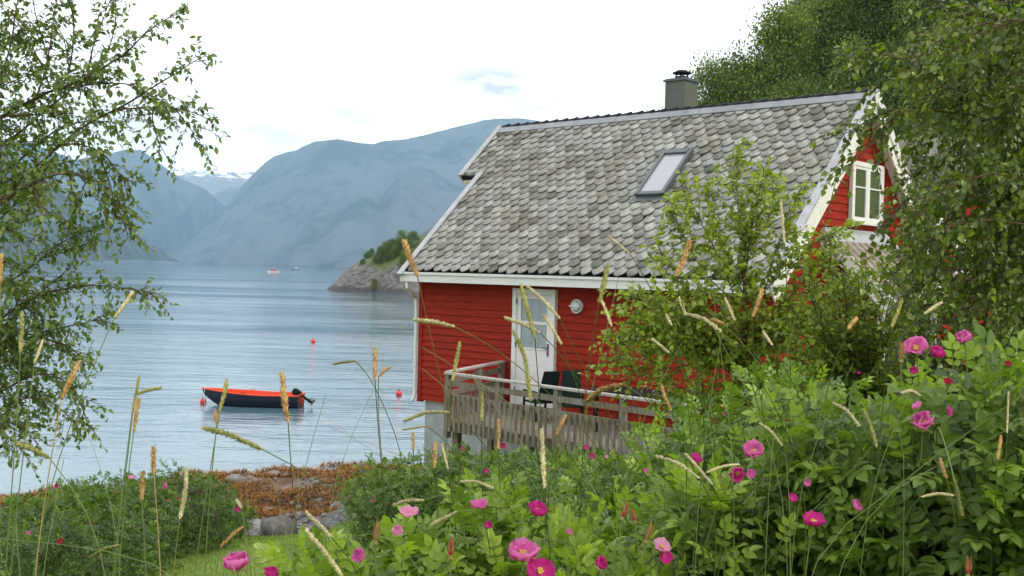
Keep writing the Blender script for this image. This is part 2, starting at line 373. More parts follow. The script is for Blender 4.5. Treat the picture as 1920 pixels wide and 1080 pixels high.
# ground under the deck stays below its boards
grid_mesh('ground', gx, gy, gz, M['ground'])
def mat_water():
    t = NT('fjord_water'); tc = t.n('ShaderNodeTexCoord').outputs['Object']
    cd = t.n('ShaderNodeCameraData').outputs['View Distance']
    a = t.noise(1.5, 3, .55, stretch=(.55, 1.5, 1), dist=.6)
    b = t.noise(5.5, 3, .6, stretch=(.6, 1.4, 1))
    c = t.noise(.22, 3, .6, stretch=(.6, 1.5, 1), dist=.4)
    band = t.ramp(t.noise(.012, 4, .6, stretch=(.22, 1.6, 1)), [(.38, (.18, .18, .18)), (.62, (1, 1, 1))])
    shore = t.ramp(t.noise(.05, 3, .5, stretch=(.5, 1.4, 1)), [(.35, (.45, .45, .45)), (.65, (1, 1, 1))])
    h = t.math('ADD', t.math('MULTIPLY', a, 1.), t.math('MULTIPLY', b, .33)); h = t.math('ADD', h, t.math('MULTIPLY', c, 3.2))
    d = t.noise(.75, 2, .5, stretch=(.4, 1.6, 1), dist=.3); h = t.math('ADD', h, t.math('MULTIPLY', d, 1.3))
    h = t.math('MULTIPLY', h, t.math('MULTIPLY', band, shore))
    n = t.bump(h, 1., .06)
    return t.done(t.bsdf((.075, .14, .175), .03, .5, n, IOR=1.45))
M['water'] = mat_water()
w = MB(); w.add([(-12900, -2400, 0), (12900, -2400, 0), (12900, 13400, 0), (-12900, 13400, 0)], [(0, 1, 2, 3)])
w.build('water', M['water'])['kind'] = 'structure'
# ---------------------------------------------------------------- mountains
def mat_mountain(name, snow=None, rocky=.5, green=(.024, .04, .032), rock=(.075, .085, .09), sc=.004):
    t = NT(name); g = t.n('ShaderNodeNewGeometry'); z = t.n('ShaderNodeSeparateXYZ', {0: g.outputs['Position']}).outputs[2]
    nz = t.n('ShaderNodeSeparateXYZ', {0: g.outputs['True Normal']}).outputs[2]
    a = t.noise(sc, 9, .65); b = t.noise(sc * 6, 6, .7, stretch=(1, 1, .35))
    col = t.mix(t.ramp(t.math('ADD', a, t.math('MULTIPLY', b, .5)), [(.72 - rocky * .2, (0, 0, 0)), (.84 - rocky * .2, (1, 1, 1))]), green, rock)
    col = t.mix(t.ramp(b, [(.66, (0, 0, 0)), (.8, (1, 1, 1))]), col, tuple(min(1, x * 1.5) for x in rock))
    if snow:
        f = t.math('MULTIPLY', t.math('SUBTRACT', z, snow[0]), 1. / snow[1])
        f = t.math('ADD', f, t.math('MULTIPLY', t.math('SUBTRACT', t.noise(sc * 4, 8, .7, stretch=(1, 1, 3)), .5), snow[2]))
        col = t.mix(t.ramp(f, [(.45, (0, 0, 0)), (.55, (1, 1, 1))]), col, (.85, .87, .9))
    return t.done(t.bsdf(col, .9, .1, t.bump(b, .6, 20.)))
def crest(px, py, D):
    return at(px, py, D)
def mountain(name, prof, D, foot_near, seed, mat, rough=.16, n_u=260, n_v=90, back=.6, x_ext=()):
    """prof: pixel profile of the crest at distance D; the face comes down to the water foot_near metres nearer"""
    P = np.array([at(px, py, d) for (px, py, d) in [(p[0], p[1], p[2] if len(p) > 2 else D) for p in prof]])
    s = np.concatenate([[0], np.cumsum(np.linalg.norm(np.diff(P[:, :2], axis=0), axis=1))]); u = np.linspace(0, s[-1], n_u)
    C = np.stack([np.interp(u, s, P[:, k]) for k in range(3)], 1)
    v = np.concatenate([np.linspace(-back, 0, 18, endpoint=False), np.linspace(0, 1, n_v)])
    X = np.zeros((len(v), n_u)); Y = X.copy(); Z = X.copy()
    spur = (fbm(u / s[-1] * 9, u * 0 + 3, 4, seed) - .5)
    for j, vv in enumerate(v):
        X[j] = C[:, 0]
        dist = vv * foot_near if vv > 0 else vv * foot_near
        edge = np.clip(np.abs(vv) * 2.2, 0, 1)
        Y[j] = C[:, 1] - dist * (1 + spur * 1.3 * edge)
        prof_z = (1 - vv) ** 1.0 if vv >= 0 else 1 + vv * .5
        if vv >= 0: prof_z = 1 - vv ** 1.12
        Z[j] = C[:, 2] * prof_z
    amp = C[:, 2][None] * rough * np.clip(np.abs(v)[:, None] * 5, 0, 1) * np.clip((1.02 - v[:, None]) * 3, 0, 1)
    L_ = foot_near / 4
    gull = np.abs(fbm(X / L_ + 7, Y / (L_ * 3), 6, seed + 5, .55) - .5) * 2
    Z2 = Z - amp * (1.2 - gull * 2.6) * .6 - (v[:, None] >= .999) * 40
    Z2 = np.where(v[:, None] <= 0, np.minimum(Z2, Z), Z2)
    jag = C[:, 2][None] * .008 * (fbm(X / (L_ * .12), Y / L_, 4, seed + 2) - .5)
    return grid_mesh(name, X, Y, Z2 + jag, mat)
snow_far = mat_mountain('snow_mountain', (665, 170, 3.4), .8, (.05, .06, .06), (.16, .15, .15), .0022)
mtn = mat_mountain('fjord_mountain', None, .2, sc=.0022)
mtn_snow = mat_mountain('fjord_mountain_snow', (880, 200, 1.6), .4, sc=.0022)
mountain('mountain_snow', [(150, 330), (250, 310), (318, 306), (345, 305), (380, 306), (412, 309), (426, 318), (480, 316), (520, 318), (600, 330)], 9300, 2600, 4, snow_far, .2, back=.4)
mountain('mountain_left', [(-700, 300, 6800), (-300, 210, 6600), (-80, 250, 6500), (60, 268, 6500), (140, 300, 6500), (200, 290, 6500), (232, 281, 6500), (264, 281, 6500), (290, 299, 6500), (318, 320, 6600), (345, 338, 6700), (385, 354, 6900), (430, 395, 7400), (470, 450, 7900), (500, 486, 8200)], 6500, 1500, 12, mtn, .16)
mountain('mountain_middle', [(250, 486, 7900), (300, 430, 7900), (350, 392, 7900), (410, 360, 8000), (430, 352, 8000), (448, 355, 8000), (475, 372, 8000), (520, 400, 8000)], 8000, 1200, 31, mtn, .2)
mountain('mountain_right', [(360, 490, 7400), (400, 430, 7200), (440, 375, 7000), (462, 340, 6900), (480, 322, 6800), (497, 305, 6700), (512, 294, 6600), (540, 285, 6600), (557, 282, 6500), (566, 276, 6500), (592, 265, 6300), (632, 261, 6200), (652, 264, 6200), (680, 269, 6200), (702, 270, 6200), (716, 265, 6200),
    (762, 261, 6300), (800, 252, 6400), (832, 244, 6500), (846, 240, 6500), (872, 234, 6500), (906, 225, 6500), (930, 222, 6500), (982, 222, 6500), (1010, 227, 6500), (1040, 234, 6400), (1120, 262, 6200), (1300, 250, 6000), (1700, 240, 5500), (2300, 220, 4500)], 6500, 1700, 21, mtn_snow, .15, n_u=420)
mountain('hill_left', [(-900, 60, 1800), (-500, 120, 2200), (-200, 200, 2600), (0, 270, 3000), (60, 320, 3000), (110, 356, 3100), (160, 400, 3200), (200, 440, 3300), (235, 470, 3400), (262, 486, 3500)], 3000, 650, 41, mat_mountain('hill_left_cover', None, .1, (.025, .045, .02), (.07, .075, .07), .02), .2)
mountain('hill_far', [(720, 503, 2100), (745, 480, 2050), (768, 455, 2000), (800, 432, 1950), (850, 400, 1900), (960, 330, 1800), (1200, 290, 1700), (1500, 300, 1500), (2100, 320, 1200)], 2000, 420, 51, mat_mountain('hill_far_cover', None, .15, (.035, .07, .025), (.15, .14, .13), .02), .16)
# ---------------------------------------------------------------- wooded hill and headland on the right shore
def shore_x(y):
    return np.interp(y, [50, 66, 110, 200, 285, 300, 318, 400, 700], [22, 16, -6, -15, -29, -50, -54, -20, 0])
SKY_AZ = [-.2, .05, .12, .165, .176, .20, .232, .245, .29, .33, .4, .6]; SKY_EL = [.09, .09, .12, .135, .165, .178, .185, .245, .265, .36, .5, .8]
def hill_z(x, y):
    d = x - shore_x(y)
    head = np.clip((y - 230) / 50, 0, 1)
    k = .43 + .13 * (1 - head)
    rise = np.where(d > 0, d * k, d * .35)
    cliff = np.clip(d / 6, 0, 1) * 3.2 * head
    rise = rise + np.clip(d - 36, 0, None) * .5 * (1 - head)
    r0 = np.clip(d, 0, 8)
    z = rise + cliff + np.clip(d, 0, 8) / 8 * 3.6 * (fbm(x * .12, y * .12, 5, 61) - .45) + np.clip(d / 3, 0, 1) * 2.6 * (fbm(x * .5, y * .5, 5, 62, .6) - .5) - np.clip(y - 330, 0, None) * .12
    return np.minimum(z, H + y * np.interp(x / y, SKY_AZ, SKY_EL) - 7.5 * np.clip((x / y + .05) * 8, 0, 1))
def mat_hill():
    t = NT('hill_cover'); g = t.n('ShaderNodeNewGeometry'); z = t.n('ShaderNodeSeparateXYZ', {0: g.outputs['Position']}).outputs[2]
    a = t.noise(.09, 6, .6); b = t.noise(.6, 7, .7, stretch=(1, 1, 2)); n_ = t.n('ShaderNodeSeparateXYZ', {0: g.outputs['True Normal']}).outputs[2]
    rock = t.mix(t.ramp(b, [(.35, (0, 0, 0)), (.65, (1, 1, 1))]), (.05, .046, .042), (.22, .205, .185))
    wet = t.n('ShaderNodeClamp', {0: t.math('MULTIPLY', t.math('SUBTRACT', 1.5, z), 1.2)}).outputs[0]
    rock = t.mix(t.math('MULTIPLY', wet, .8), rock, (.045, .04, .038))
    green = t.mix(b, (.04, .07, .016), (.16, .19, .05))
    f = t.math('ADD', t.math('MULTIPLY', t.math('SUBTRACT', z, 5.6), .11), t.math('MULTIPLY', t.math('SUBTRACT', a, .5), 2.2))
    col = t.mix(t.ramp(f, [(.1, (0, 0, 0)), (.4, (1, 1, 1))]), rock, green)
    return t.done(t.bsdf(col, .85, .25, t.bump(b, 1., .5)))
M['hill'] = mat_hill()
M['cliff'] = mat_basic('cliff_rock', (.15, .115, .115), (.05, .038, .042), .5, .8, .25, .8, .4)
hx, hy = np.meshgrid(np.concatenate([np.arange(-70, 30, .9), np.arange(30, 190, 2.)]), np.arange(52, 420, 1.6))
hz = hill_z(hx, hy)
grid_mesh('hillside', hx, hy, hz, M['hill'], smooth=False)
# ---------------------------------------------------------------- haze
hb = MB(); hb.box(-13000, 13000, -2500, 13500, -45, 1180)
tz = NT('haze'); v = tz.n('ShaderNodeVolumePrincipled', {'Color': (.49, .75, 1., 1), 'Density': .8e-4, 'Anisotropy': .1})
tz.t.links.new(v.outputs[0], tz.out.inputs['Volume'])
hz_o = hb.build('haze', tz.m); tag(hz_o, 'pale blue haze filling the air along the whole fjord', 'haze', kind='stuff')
# ---------------------------------------------------------------- the red house. Local frame: x along the long wall to the right, y into the house, z up
HB = (-2.348, 23.4, 0); HROT = radians(-42.2574)
house = empty('house', HB, HROT, 'red wooden house with grey slate roof and white trim standing by the fjord', 'house')
QW, TW, ZE, ZR, QR, LR = .45, 8.62, 6.44, 9.906, 3.565, 8.85
QB = 2 * QR - QW
def roofz(q): return ZE + (ZR - ZE) * (q if q <= QR else 2 * QR - q) / QR
SL = math.atan2(ZR - ZE, QR); RLEN = math.hypot(QR, ZR - ZE)
rng = np.random.default_rng(5)
# foundation and floor mass
m = MB(); m.box(.24, TW - .1, QW + .06, QB - .06, .9, 3.70); m.build('foundation', M['concrete'], house)
def siding_profile(z0, z1, e=.145):
    out = []; z = z0
    while z < z1 - .01:
        out.append((z, min(z + e, z1))); z += e
    return out
# lap boards: each board a thin wedge, thicker at its lower edge
def wall_long(q, sgn):
    m = MB()
    for z0, z1 in siding_profile(3.66, 6.36):
        y0 = q; a = .036 * sgn; b = .008 * sgn
        m.prism([(.12, y0, z0), (.12, y0 - a, z0), (.12, y0 - b, z1 + .0), (.12, y0, z1)], (TW - .12, 0, 0))
    return m
m = wall_long(QW, 1)
m.box(.12, TW, QW + .002, QW + .14, 3.66, 6.42)
m.build('wall', M['red'], house)
m = wall_long(QB, -1); m.box(.12, TW, QB - .14, QB - .002, 3.66, 6.42); m.build('wall', M['red'], house)
def gable(t, sgn):
    m = MB()
    for z0, z1 in siding_profile(3.66, 9.5):
        def ext(z):
            if z <= roofz(QW) - .16: return QW, QB
            q = (z + .16 - ZE) / (ZR - ZE) * QR
            return q, 2 * QR - q
        a0, b0 = ext(z0); a1, b1 = ext(z1)
        if a1 >= b1: break
        p, r = .030 * sgn, .010 * sgn
        m.add([(t, a0, z0), (t, b0, z0), (t, b1, z1), (t, a1, z1), (t + p, a0, z0), (t + p, b0, z0), (t + r, b1, z1), (t + r, a1, z1)],
              [(0, 1, 5, 4), (4, 5, 6, 7), (7, 6, 2, 3), (0, 4, 7, 3), (1, 2, 6, 5), (0, 3, 2, 1)])
    ww = t - .06 * sgn
    m.add([(ww, QW, 3.66), (ww, QB, 3.66), (ww, QB, 6.40), (ww, QR, 9.62), (ww, QW, 6.40)], [(0, 1, 2, 3, 4)])
    return m
gable(TW, 1).build('gable_wall', M['red'], house)
gable(.12, -1).build('gable_wall', M['red'], house)
m = MB(); m.box(.085, .20, QW - .045, QW + .06, 3.62, 6.40); m.build('corner_board', M['red'], house)
m = MB(); m.box(TW - .06, TW + .045, QW - .045, QW + .06, 3.62, 6.38); m.build('corner_board', M['red'], house)
# roof deck slabs (front plane, back plane) with the wider upper part
def rp(t, q, up=0.):
    """a point on the front roof plane, lifted by up along its normal"""
    return np.array([t, q - up * sin(SL), ZE + (ZR - ZE) * q / QR + up * cos(SL)])
QJ = 2.30
roof = MB()
def slab(t0, t1, q0, q1, d0, d1):
    P = [rp(t0, q0, d0), rp(t1, q0, d0), rp(t1, q1, d0), rp(t0, q1, d0)]
    roof.prism(P, rp(0, 0, d1) - rp(0, 0, d0))
slab(0, LR, 0, QJ, -.10, -.015); slab(-.62, LR, QJ, QR, -.10, -.015)
def mir(p): return np.array([p[0], 2 * QR - p[1], p[2]])
P = [mir(rp(-.62, 0, -.10)), mir(rp(LR, 0, -.10)), mir(rp(LR, QR, -.10)), mir(rp(-.62, QR, -.10))]
roof.prism(P, mir(rp(0, 0, .03)) - mir(rp(0, 0, -.10)))
ro = roof.build('roof', M['dark'], house)
# slates: every one a thick scale with a rounded lower edge, on both slopes
def slates(front):
    V = []; Fq = []; R = []; E_shade = []
    n = 7; ex, wd = .203, .262; ln = .37; th = .021
    rows = int((RLEN - .22) / ex) + 1
    base = []
    hw = wd / 2 * .95
    prof = [(-hw, ln), (-hw, .165), (-hw * .93, .105), (-hw * .64, .047), (-hw * .20, .004), (hw * .20, .004), (hw * .64, .047), (hw * .93, .105), (hw, .165), (hw, ln)]
    for r_ in range(rows):
        s0 = -.03 + r_ * ex
        k0 = -3
        for k in range(k0, int(LR / wd) + 2):
            x = k * wd + (r_ % 2) * wd / 2 + rng.normal(0, .007); q = (s0 + ln / 2) * cos(SL)
            tmin = .10 if q < QJ + .02 else -.52
            if x < tmin - .06 or x > LR - .06: continue
            if s0 + ln > RLEN + .06: l2 = RLEN + .06 - s0
            else: l2 = ln
            tw = rng.normal(0, .025); js = rng.normal(0, .010); lift = abs(rng.normal(0, .006)); sx = 1 + rng.normal(0, .03)
            top = []; bot = []
            for (a, b) in prof:
                b = min(b, l2); a2 = a * sx * (1 + rng.normal(0, .025)) ; b2 = b + (rng.normal(0, .006) if b < .1 else 0)
                xx = x + a2 * cos(tw) - b2 * sin(tw); ss = s0 + js + a2 * sin(tw) + b2 * cos(tw)
                xx = min(max(xx, tmin - .09), LR - .03)
                up = .064 + lift - .048 * (b2 / ln)
                q_ = ss * cos(SL)
                P1 = rp(xx, q_, up); P0 = rp(xx, q_, up - th)
                if not front: P1 = mir(P1); P0 = mir(P0)
                top.append(P1); bot.append(P0)
            nV = len(V); V += top + bot; N_ = len(prof)
            Fq.append((nV, N_)); R += [rng.random()] * (2 * N_); E_shade += [0.] * N_ + [1.] * N_  # last list: painted shade, none on top verts, full on bottom verts
    faces10 = []; faces4 = []
    for nV, N_ in Fq:
        faces10.append([nV + i for i in (range(N_) if front else range(N_ - 1, -1, -1))])
        for i in range(N_ - 1): faces4.append((nV + i + N_, nV + i + 1 + N_, nV + i + 1, nV + i))
    return np_mesh('slates', V, [np.array(faces10), np.array(faces4)], M['slate'], ro, {'rnd': R, 'edge': E_shade})
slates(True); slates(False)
# ridge flashing with dark ridge tiles over it
m = MB()
SR = RLEN - .20
for t0, t1 in ((-.60, 3.0), (3.0, 5.15), (5.15, LR - .12)):
    q0, q1 = SR * cos(SL), QR
    m.prism([rp(t0, q0, .062), rp(t1 - .012, q0, .062), rp(t1 - .012, q1, .062), rp(t0, q1, .062)], rp(0, 0, .012) - rp(0, 0, 0))
    m.prism([mir(rp(t0, q0, .062)), mir(rp(t1 - .012, q0, .062)), mir(rp(t1 - .012, q1, .062)), mir(rp(t0, q1, .062))], mir(rp(0, 0, .012)) - mir(rp(0, 0, 0)))
m.build('ridge_flashing', M['zinc'], ro)
m = MB(); x = -.60
while x < LR - .15:
    m.tube([(x, QR, ZR + .055), (x + .19, QR, ZR + .062), (x + .33, QR, ZR + .078)], [.046, .050, .062], 8); x += .30
m.build('ridge_tiles', M['dark'], ro, smooth=False)
# verge planks and barge boards
def verge(t0, t1, q0, q1, up0, up1, name, mat, back=False):
    m = MB(); P = [rp(t0, q0, up0), rp(t1, q0, up0), rp(t1, q1, up0), rp(t0, q1, up0)]
    v_ = rp(0, 0, up1) - rp(0, 0, up0)
    if back: P = [mir(p) for p in P]; v_ = v_ * np.array([1, -1, 1])
    m.prism(P, v_); return m.build(name, mat, ro)
verge(-.02, .13, -.12, QJ + .02, .062, .088, 'verge_plank', M['lead']); verge(-.65, -.50, QJ - .02, QR + .05, .062, .088, 'verge_plank', M['lead'])
verge(LR - .10, LR + .06, -.12, QR + .03, .066, .10, 'verge_plank', M['lead']); verge(LR - .10, LR + .06, -.12, QR + .03, .066, .10, 'verge_plank', M['lead'], True)
verge(-.65, -.50, -.12, QR + .05, .062, .088, 'verge_plank', M['lead'], True)
verge(LR + .0, LR + .035, -.16, QR + .0, -.26, .064, 'barge_board', M['cream']); verge(LR + .0, LR + .035, -.16, QR + .0, -.26, .064, 'barge_board', M['cream'], True)
verge(LR + .037, LR + .06, -.16, QR + .01, -.09, .064, 'barge_board', M['white']); verge(LR + .037, LR + .06, -.16, QR + .01, -.09, .064, 'barge_board', M['white'], True)
verge(-.035, .0, -.10, QJ, -.22, .06, 'barge_board', M['cream']); verge(-.675, -.64, QJ, QR, -.22, .06, 'barge_board', M['cream'])
verge(-.675, -.64, -.1, QR, -.22, .06, 'barge_board', M['cream'], True)
# gable soffits, jog return
m = MB()
for f in (lambda p: p, mir):
    m = MB(); m.prism([f(rp(TW, .1, -.13)), f(rp(LR, .1, -.13)), f(rp(LR, QR, -.13)), f(rp(TW, QR, -.13))], (0, 0, -.02)); m.build('gable_soffit', M['cream'], ro)
m = MB(); a, b = rp(-.64, QJ, -.22), rp(-.64, QJ, .06)
m.prism([(-.64, a[1], a[2] - .02), (.0, a[1], a[2] - .02), (.0, QJ + .0, a[2] + .30), (-.64, QJ + .0, a[2] + .30)], (0, .03, 0))
m.build('end_board', M['cream'], ro)
m = MB(); m.prism([rp(-.62, QJ, -.14), rp(.12, QJ, -.14), rp(.12, QR, -.14), rp(-.62, QR, -.14)], (0, 0, -.02))
m.build('soffit', M['cream'], ro)
# eaves: fascia, gutter line and soffit
m = MB(); m.box(.0, LR - .02, -.075, -.045, 6.225, 6.425); m.box(.0, LR - .02, -.11, -.076, 6.38, 6.43); m.build('fascia', M['white'], ro)
m = MB(); m.box(.02, LR - .04, -.044, QW - .0, 6.235, 6.255); m.build('eaves_soffit', M['cream'], ro)
m = MB(); m.box(.0, LR - .02, 2 * QR + .045, 2 * QR + .075, 6.225, 6.425); m.build('fascia', M['white'], ro)
m = MB(); m.tube([(.16, -.02, 6.24), (.16, -.02, 6.10), (.10, .18, 5.96), (.035, .36, 5.86), (.03, .385, 5.6), (.03, .385, 3.72), (.0, .34, 3.62)], .040, 10)
for z in (5.4, 4.4): m.tube([(.03, .385, z), (.03, .385, z + .04)], .047, 10)
m.build('downpipe', M['white'], house, smooth=False)
# chimney
ch = MB(); ch.box(4.09, 4.59, 3.72, 4.22, 9.3, 10.63); cho = ch.build('chimney', M['chimney'], house)
m = MB(); m.box(4.055, 4.625, 3.685, 4.255, 10.632, 10.675); m.box(4.09, 4.59, 3.72, 4.22, 10.676, 10.695)
m.build('chimney_cap', M['metal_grey'], cho)
m = MB(); m.tube([(4.15, 3.97, 10.66), (4.15, 3.97, 10.72)], .15, 14)
for k in range(4):
    a = pi / 4 + k * pi / 2; m.bar((4.15 + .12 * cos(a), 3.97 + .12 * sin(a), 10.70), (4.15 + .12 * cos(a), 3.97 + .12 * sin(a), 10.80), .025, .025, (1, 0, 0))
m.tube([(4.15, 3.97, 10.79), (4.15, 3.97, 10.81), (4.15, 3.97, 10.83), (4.15, 3.97, 10.85)], [.20, .20, .13, .12], 14)
cw = m.build('chimney_cowl', M['dark'], cho); cw.location = (.19, 0, .032)
# skylight
def rbox(m, t0, t1, q0, q1, u0, u1):
    m.prism([rp(t0, q0, u0), rp(t1, q0, u0), rp(t1, q1, u0), rp(t0, q1, u0)], rp(0, 0, u1) - rp(0, 0, u0))
sk = MB(); t0, t1, q0, q1 = 4.99, 5.67, 1.55, 2.52
rbox(sk, t0, t0 + .075, q0, q1, .0, .15); rbox(sk, t1 - .075, t1, q0, q1, .0, .15); rbox(sk, t0 + .076, t1 - .076, q1 - .09, q1, .0, .165); rbox(sk, t0 + .076, t1 - .076, q0, q0 + .06, .0, .14)
rbox(sk, t0 - .06, t1 + .06, q0 - .09, q0 - .002, .04, .07)
sko = sk.build('skylight', M['metal_grey'], house)
m = MB(); rbox(m, t0 + .077, t1 - .077, q0 + .061, q1 - .092, .10, .12); m.build('pane', M['skyglass'], sko)
# long-wall door
dr = empty('door'); dr.parent = house
q = QW - .065
m = MB(); zb, zt = 3.86, 6.16; x0, x1 = 2.88, 3.99
m.box(x0, x0 + .11, q - .045, q + .06, zb, zt); m.box(x1 - .11, x1, q - .045, q + .06, zb, zt); m.box(x0 + .111, x1 - .111, q - .045, q + .06, zt - .12, zt)
m.build('frame', M['white'], dr, bevel=.006)
m = MB(); a0, a1 = x0 + .115, x1 - .115; zt2 = zt - .125
m.box(a0, a0 + .10, q - .02, q + .02, zb, zt2); m.box(a1 - .10, a1, q - .02, q + .02, zb, zt2)
m.box(a0 + .101, a1 - .101, q - .018, q + .02, zt2 - .08, zt2); m.box(a0 + .101, a1 - .101, q - .018, q + .02, zb, 4.98); m.box(a0 + .101, a1 - .101, q - .022, q + .02, 5.46, 5.52)
m.box(a0 + .101, a1 - .101, q - .03, q - .019, 4.965, 5.0)
m.build('leaf', M['white'], dr, bevel=.004)
m = MB(); m.box(a0 + .1, a1 - .1, q - .008, q - .004, 4.99, zt2 - .08); m.build('pane', M['pane'], dr)
m = MB()
xs = np.linspace(a0 + .1, a1 - .1, 60); ys = q + .008 + .006 * np.sin(np.arange(60) * 1.3) + .003 * np.sin(np.arange(60) * .5)
m.add([(x, y, 4.99) for x, y in zip(xs, ys)] + [(x, y, zt2 - .09) for x, y in zip(xs, ys)], [(i, i + 1, 61 + i, 60 + i) for i in range(59)])
m.build('curtain', M['curtain'], dr)
m = MB(); m.box(a1 - .075, a1 - .035, q - .032, q - .021, 4.86, 5.10); m.tube([(a1 - .055, q - .03, 5.02), (a1 - .055, q - .075, 5.02), (a1 - .17, q - .075, 5.02)], .011, 8)
m.tube([(a1 - .055, q - .03, 4.90), (a1 - .055, q - .045, 4.90)], .016, 8)
m.build('handle', M['metal_grey'], dr)
m = MB()
for z in (4.1, 5.0, 5.85):
    m = MB(); m.tube([(a0 - .002, q - .05, z), (a0 - .002, q - .05, z + .1)], .012, 6); m.build('hinge', M['metal_grey'], dr)
# bulkhead lamp
lp = empty('wall_lamp', (4.50, QW - .03, 5.86)); lp.parent = house
def disc_y(m, r0, y0, y1, n=24, r1=None):
    m.tube([(0, y0, 0), (0, y1, 0)], [r0, r1 or r0], n)
m = MB(); disc_y(m, .135, .0, -.05); m.build('housing', M['white'], lp, bevel=.008)
m = MB(); m.tube([(0, -.05, 0), (0, -.085, 0), (0, -.11, 0), (0, -.12, 0)], [.105, .10, .07, .02], 20); m.build('lamp_glass', mat_basic('lamp_glass', (.55, .62, .60), (.5, .56, .55), 5, .2, .6, 0), lp, smooth=True)
m = MB(); m.bar((-.125, -.07, 0), (.125, -.07, 0), .11, .022, (0, 0, 1)); m.tube([(.125 * cos(a), -.055 - .02 * 0, .125 * sin(a)) for a in np.linspace(0, 2 * pi, 25)], .014, 6, False)
m.build('guard', M['white'], lp)
# gable window, upper floor
def casement(parent, t, q0, q1, z0, z1, name='window'):
    wn = empty(name); wn.parent = parent
    m = MB(); f = .085; p = t + .075
    m.box(t, p, q0, q0 + f, z0, z1); m.box(t, p, q1 - f, q1, z0, z1); m.box(t, p, q0 + f + .001, q1 - f - .001, z1 - f, z1); m.box(t, p + .02, q0 + f + .001, q1 - f - .001, z0 + .05, z0 + .05 + f)
    m.box(t + .04, p - .01, (q0 + q1) / 2 - .035, (q0 + q1) / 2 + .035, z0 + .136, z1 - f - .001)
    m.build('frame', M['white'], wn, bevel=.006)
    m = MB(); a = q0 + f + .002; b = (q0 + q1) / 2 - .037; c = (q0 + q1) / 2 + .037; d = q1 - f - .002
    for l, r in ((a, b), (c, d)):
        zb_, zt_ = z0 + .137, z1 - f - .002
        m.box(t + .035, t + .06, l, l + .05, zb_, zt_); m.box(t + .035, t + .06, r - .05, r, zb_, zt_); m.box(t + .035, t + .06, l + .051, r - .051, zb_, zb_ + .05); m.box(t + .035, t + .06, l + .051, r - .051, zt_ - .05, zt_)
        zm = zb_ + (zt_ - zb_) * .60; m.box(t + .038, t + .058, l + .051, r - .051, zm, zm + .025)
    m.build('sash', M['white'], wn)
    m = MB(); m.box(t + .044, t + .048, a, d, z0 + .14, z1 - f); m.build('pane', M['pane'], wn)
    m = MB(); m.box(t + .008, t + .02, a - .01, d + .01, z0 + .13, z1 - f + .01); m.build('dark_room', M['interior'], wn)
    return wn
casement(house, TW + .03, 3.02, 4.36, 7.46, 8.66)
m = MB(); m.box(TW + .03, TW + .10, 1.98, 4.5, 7.30, 7.40); m.prism([(TW + .03, 1.98, 7.36), (TW + .03, 4.5, 7.36), (TW + .30, 4.5, 7.08), (TW + .30, 1.98, 7.08)], (.02, 0, .02)); m.build('flashing', M['lead'], house)
# lean-to porch on the gable wall
pr = empty('porch'); pr.parent = house
pa, pb = (TW + .03, 7.30), (TW + 1.30, 6.10)
nx_, nz_ = .69, .73
def pp(s, q, up): return np.array([pa[0] + (pb[0] - pa[0]) * s + nx_ * up, q, pa[1] + (pb[1] - pa[1]) * s + nz_ * up])
m = MB(); m.prism([pp(0, 2.0, 0), pp(1, 2.0, 0), pp(1, 4.5, 0), pp(0, 4.5, 0)], pp(0, 0, .05) - pp(0, 0, 0)); pro = m.build('roof', M['cream'], pr)
V = []; Fc = []
m = MB()
for k in range(9):
    s = .17 + k * .093
    for j in range(9):
        qq = 2.09 + j * .262 + (k % 2) * .0; m.prism([pp(s - .0, qq, .085), pp(s + .115, qq, .062 + .02), pp(s + .115, qq + .25, .062 + .02), pp(s, qq + .25, .085 - .02)], (0, 0, .012))
m.build('roof_tiles', mat_basic('pale_tiles', (.30, .26, .21), (.17, .12, .09), 6, .7, .3, .4), pro)
for qq in (1.97, 4.5):
    m = MB(); m.prism([pp(-.02, qq, -.16), pp(1.05, qq, -.16), pp(1.05, qq, .10), pp(-.02, qq, .10)], (0, .035, 0)); m.build('barge_board', M['white'], pr)
m = MB()
for qq in (2.06, 4.36): m.box(TW + 1.06, TW + 1.16, qq, qq + .1, 3.7, 6.2)
m.bar((TW + 1.11, 2.06, 6.15), (TW + 1.11, 4.46, 6.15), .1, .12); m.build('post', M['white'], pr)
m = MB(); m.box(TW + .03, TW + 1.2, 2.0, 4.5, 3.5, 3.68); m.build('step', M['concrete'], pr)
m = MB(); m.box(TW + .035, TW + .05, 2.9, 3.9, 3.7, 5.8); m.build('door', M['interior'], pr)
m = MB(); m.prism([(TW + .04, 4.47, 3.7), (TW + 1.05, 4.47, 3.7), (TW + 1.05, 4.47, 6.15), (TW + .04, 4.47, 7.1)], (0, .02, 0)); m.build('side_panel', mat_basic('grey_board', (.16, .16, .15), (.11, .11, .10), 6), pr)
# ---------------------------------------------------------------- deck
deck = empty('deck', HB, HROT, 'weathered timber deck with baluster railing in front of the white door', 'deck')
FZ = 3.80
CA, CB_, CC = np.array([2.62, QW - .06]), np.array([3.62, -2.12]), np.array([9.2, -2.62])
m = MB()
nb = 20
for k in range(nb):       # boards run along the house
    y0 = -2.55 + k * .148
    xl = 2.62 + (QW - .06 - y0) / 2.57 * 1.0 if True else 0
    yl = y0 + .138
    if yl > QW - .06: break
    xr = 9.0
    if y0 < -2.12: xl = 3.62 + (-2.12 - y0) / .5 * 5.58
    if xl < xr - .2: m.box(xl, xr, y0, yl, FZ - .035, FZ)
m.build('deck_boards', M['wood'], deck)
m = MB()
for (x, y) in ((3.0, -.3), (3.7, -1.95), (5.6, -2.15), (7.6, -2.3), (9.0, -2.3), (5, 0), (7.5, 0)): m.box(x - .06, x + .06, y - .06, y + .06, 1.4, FZ - .2)
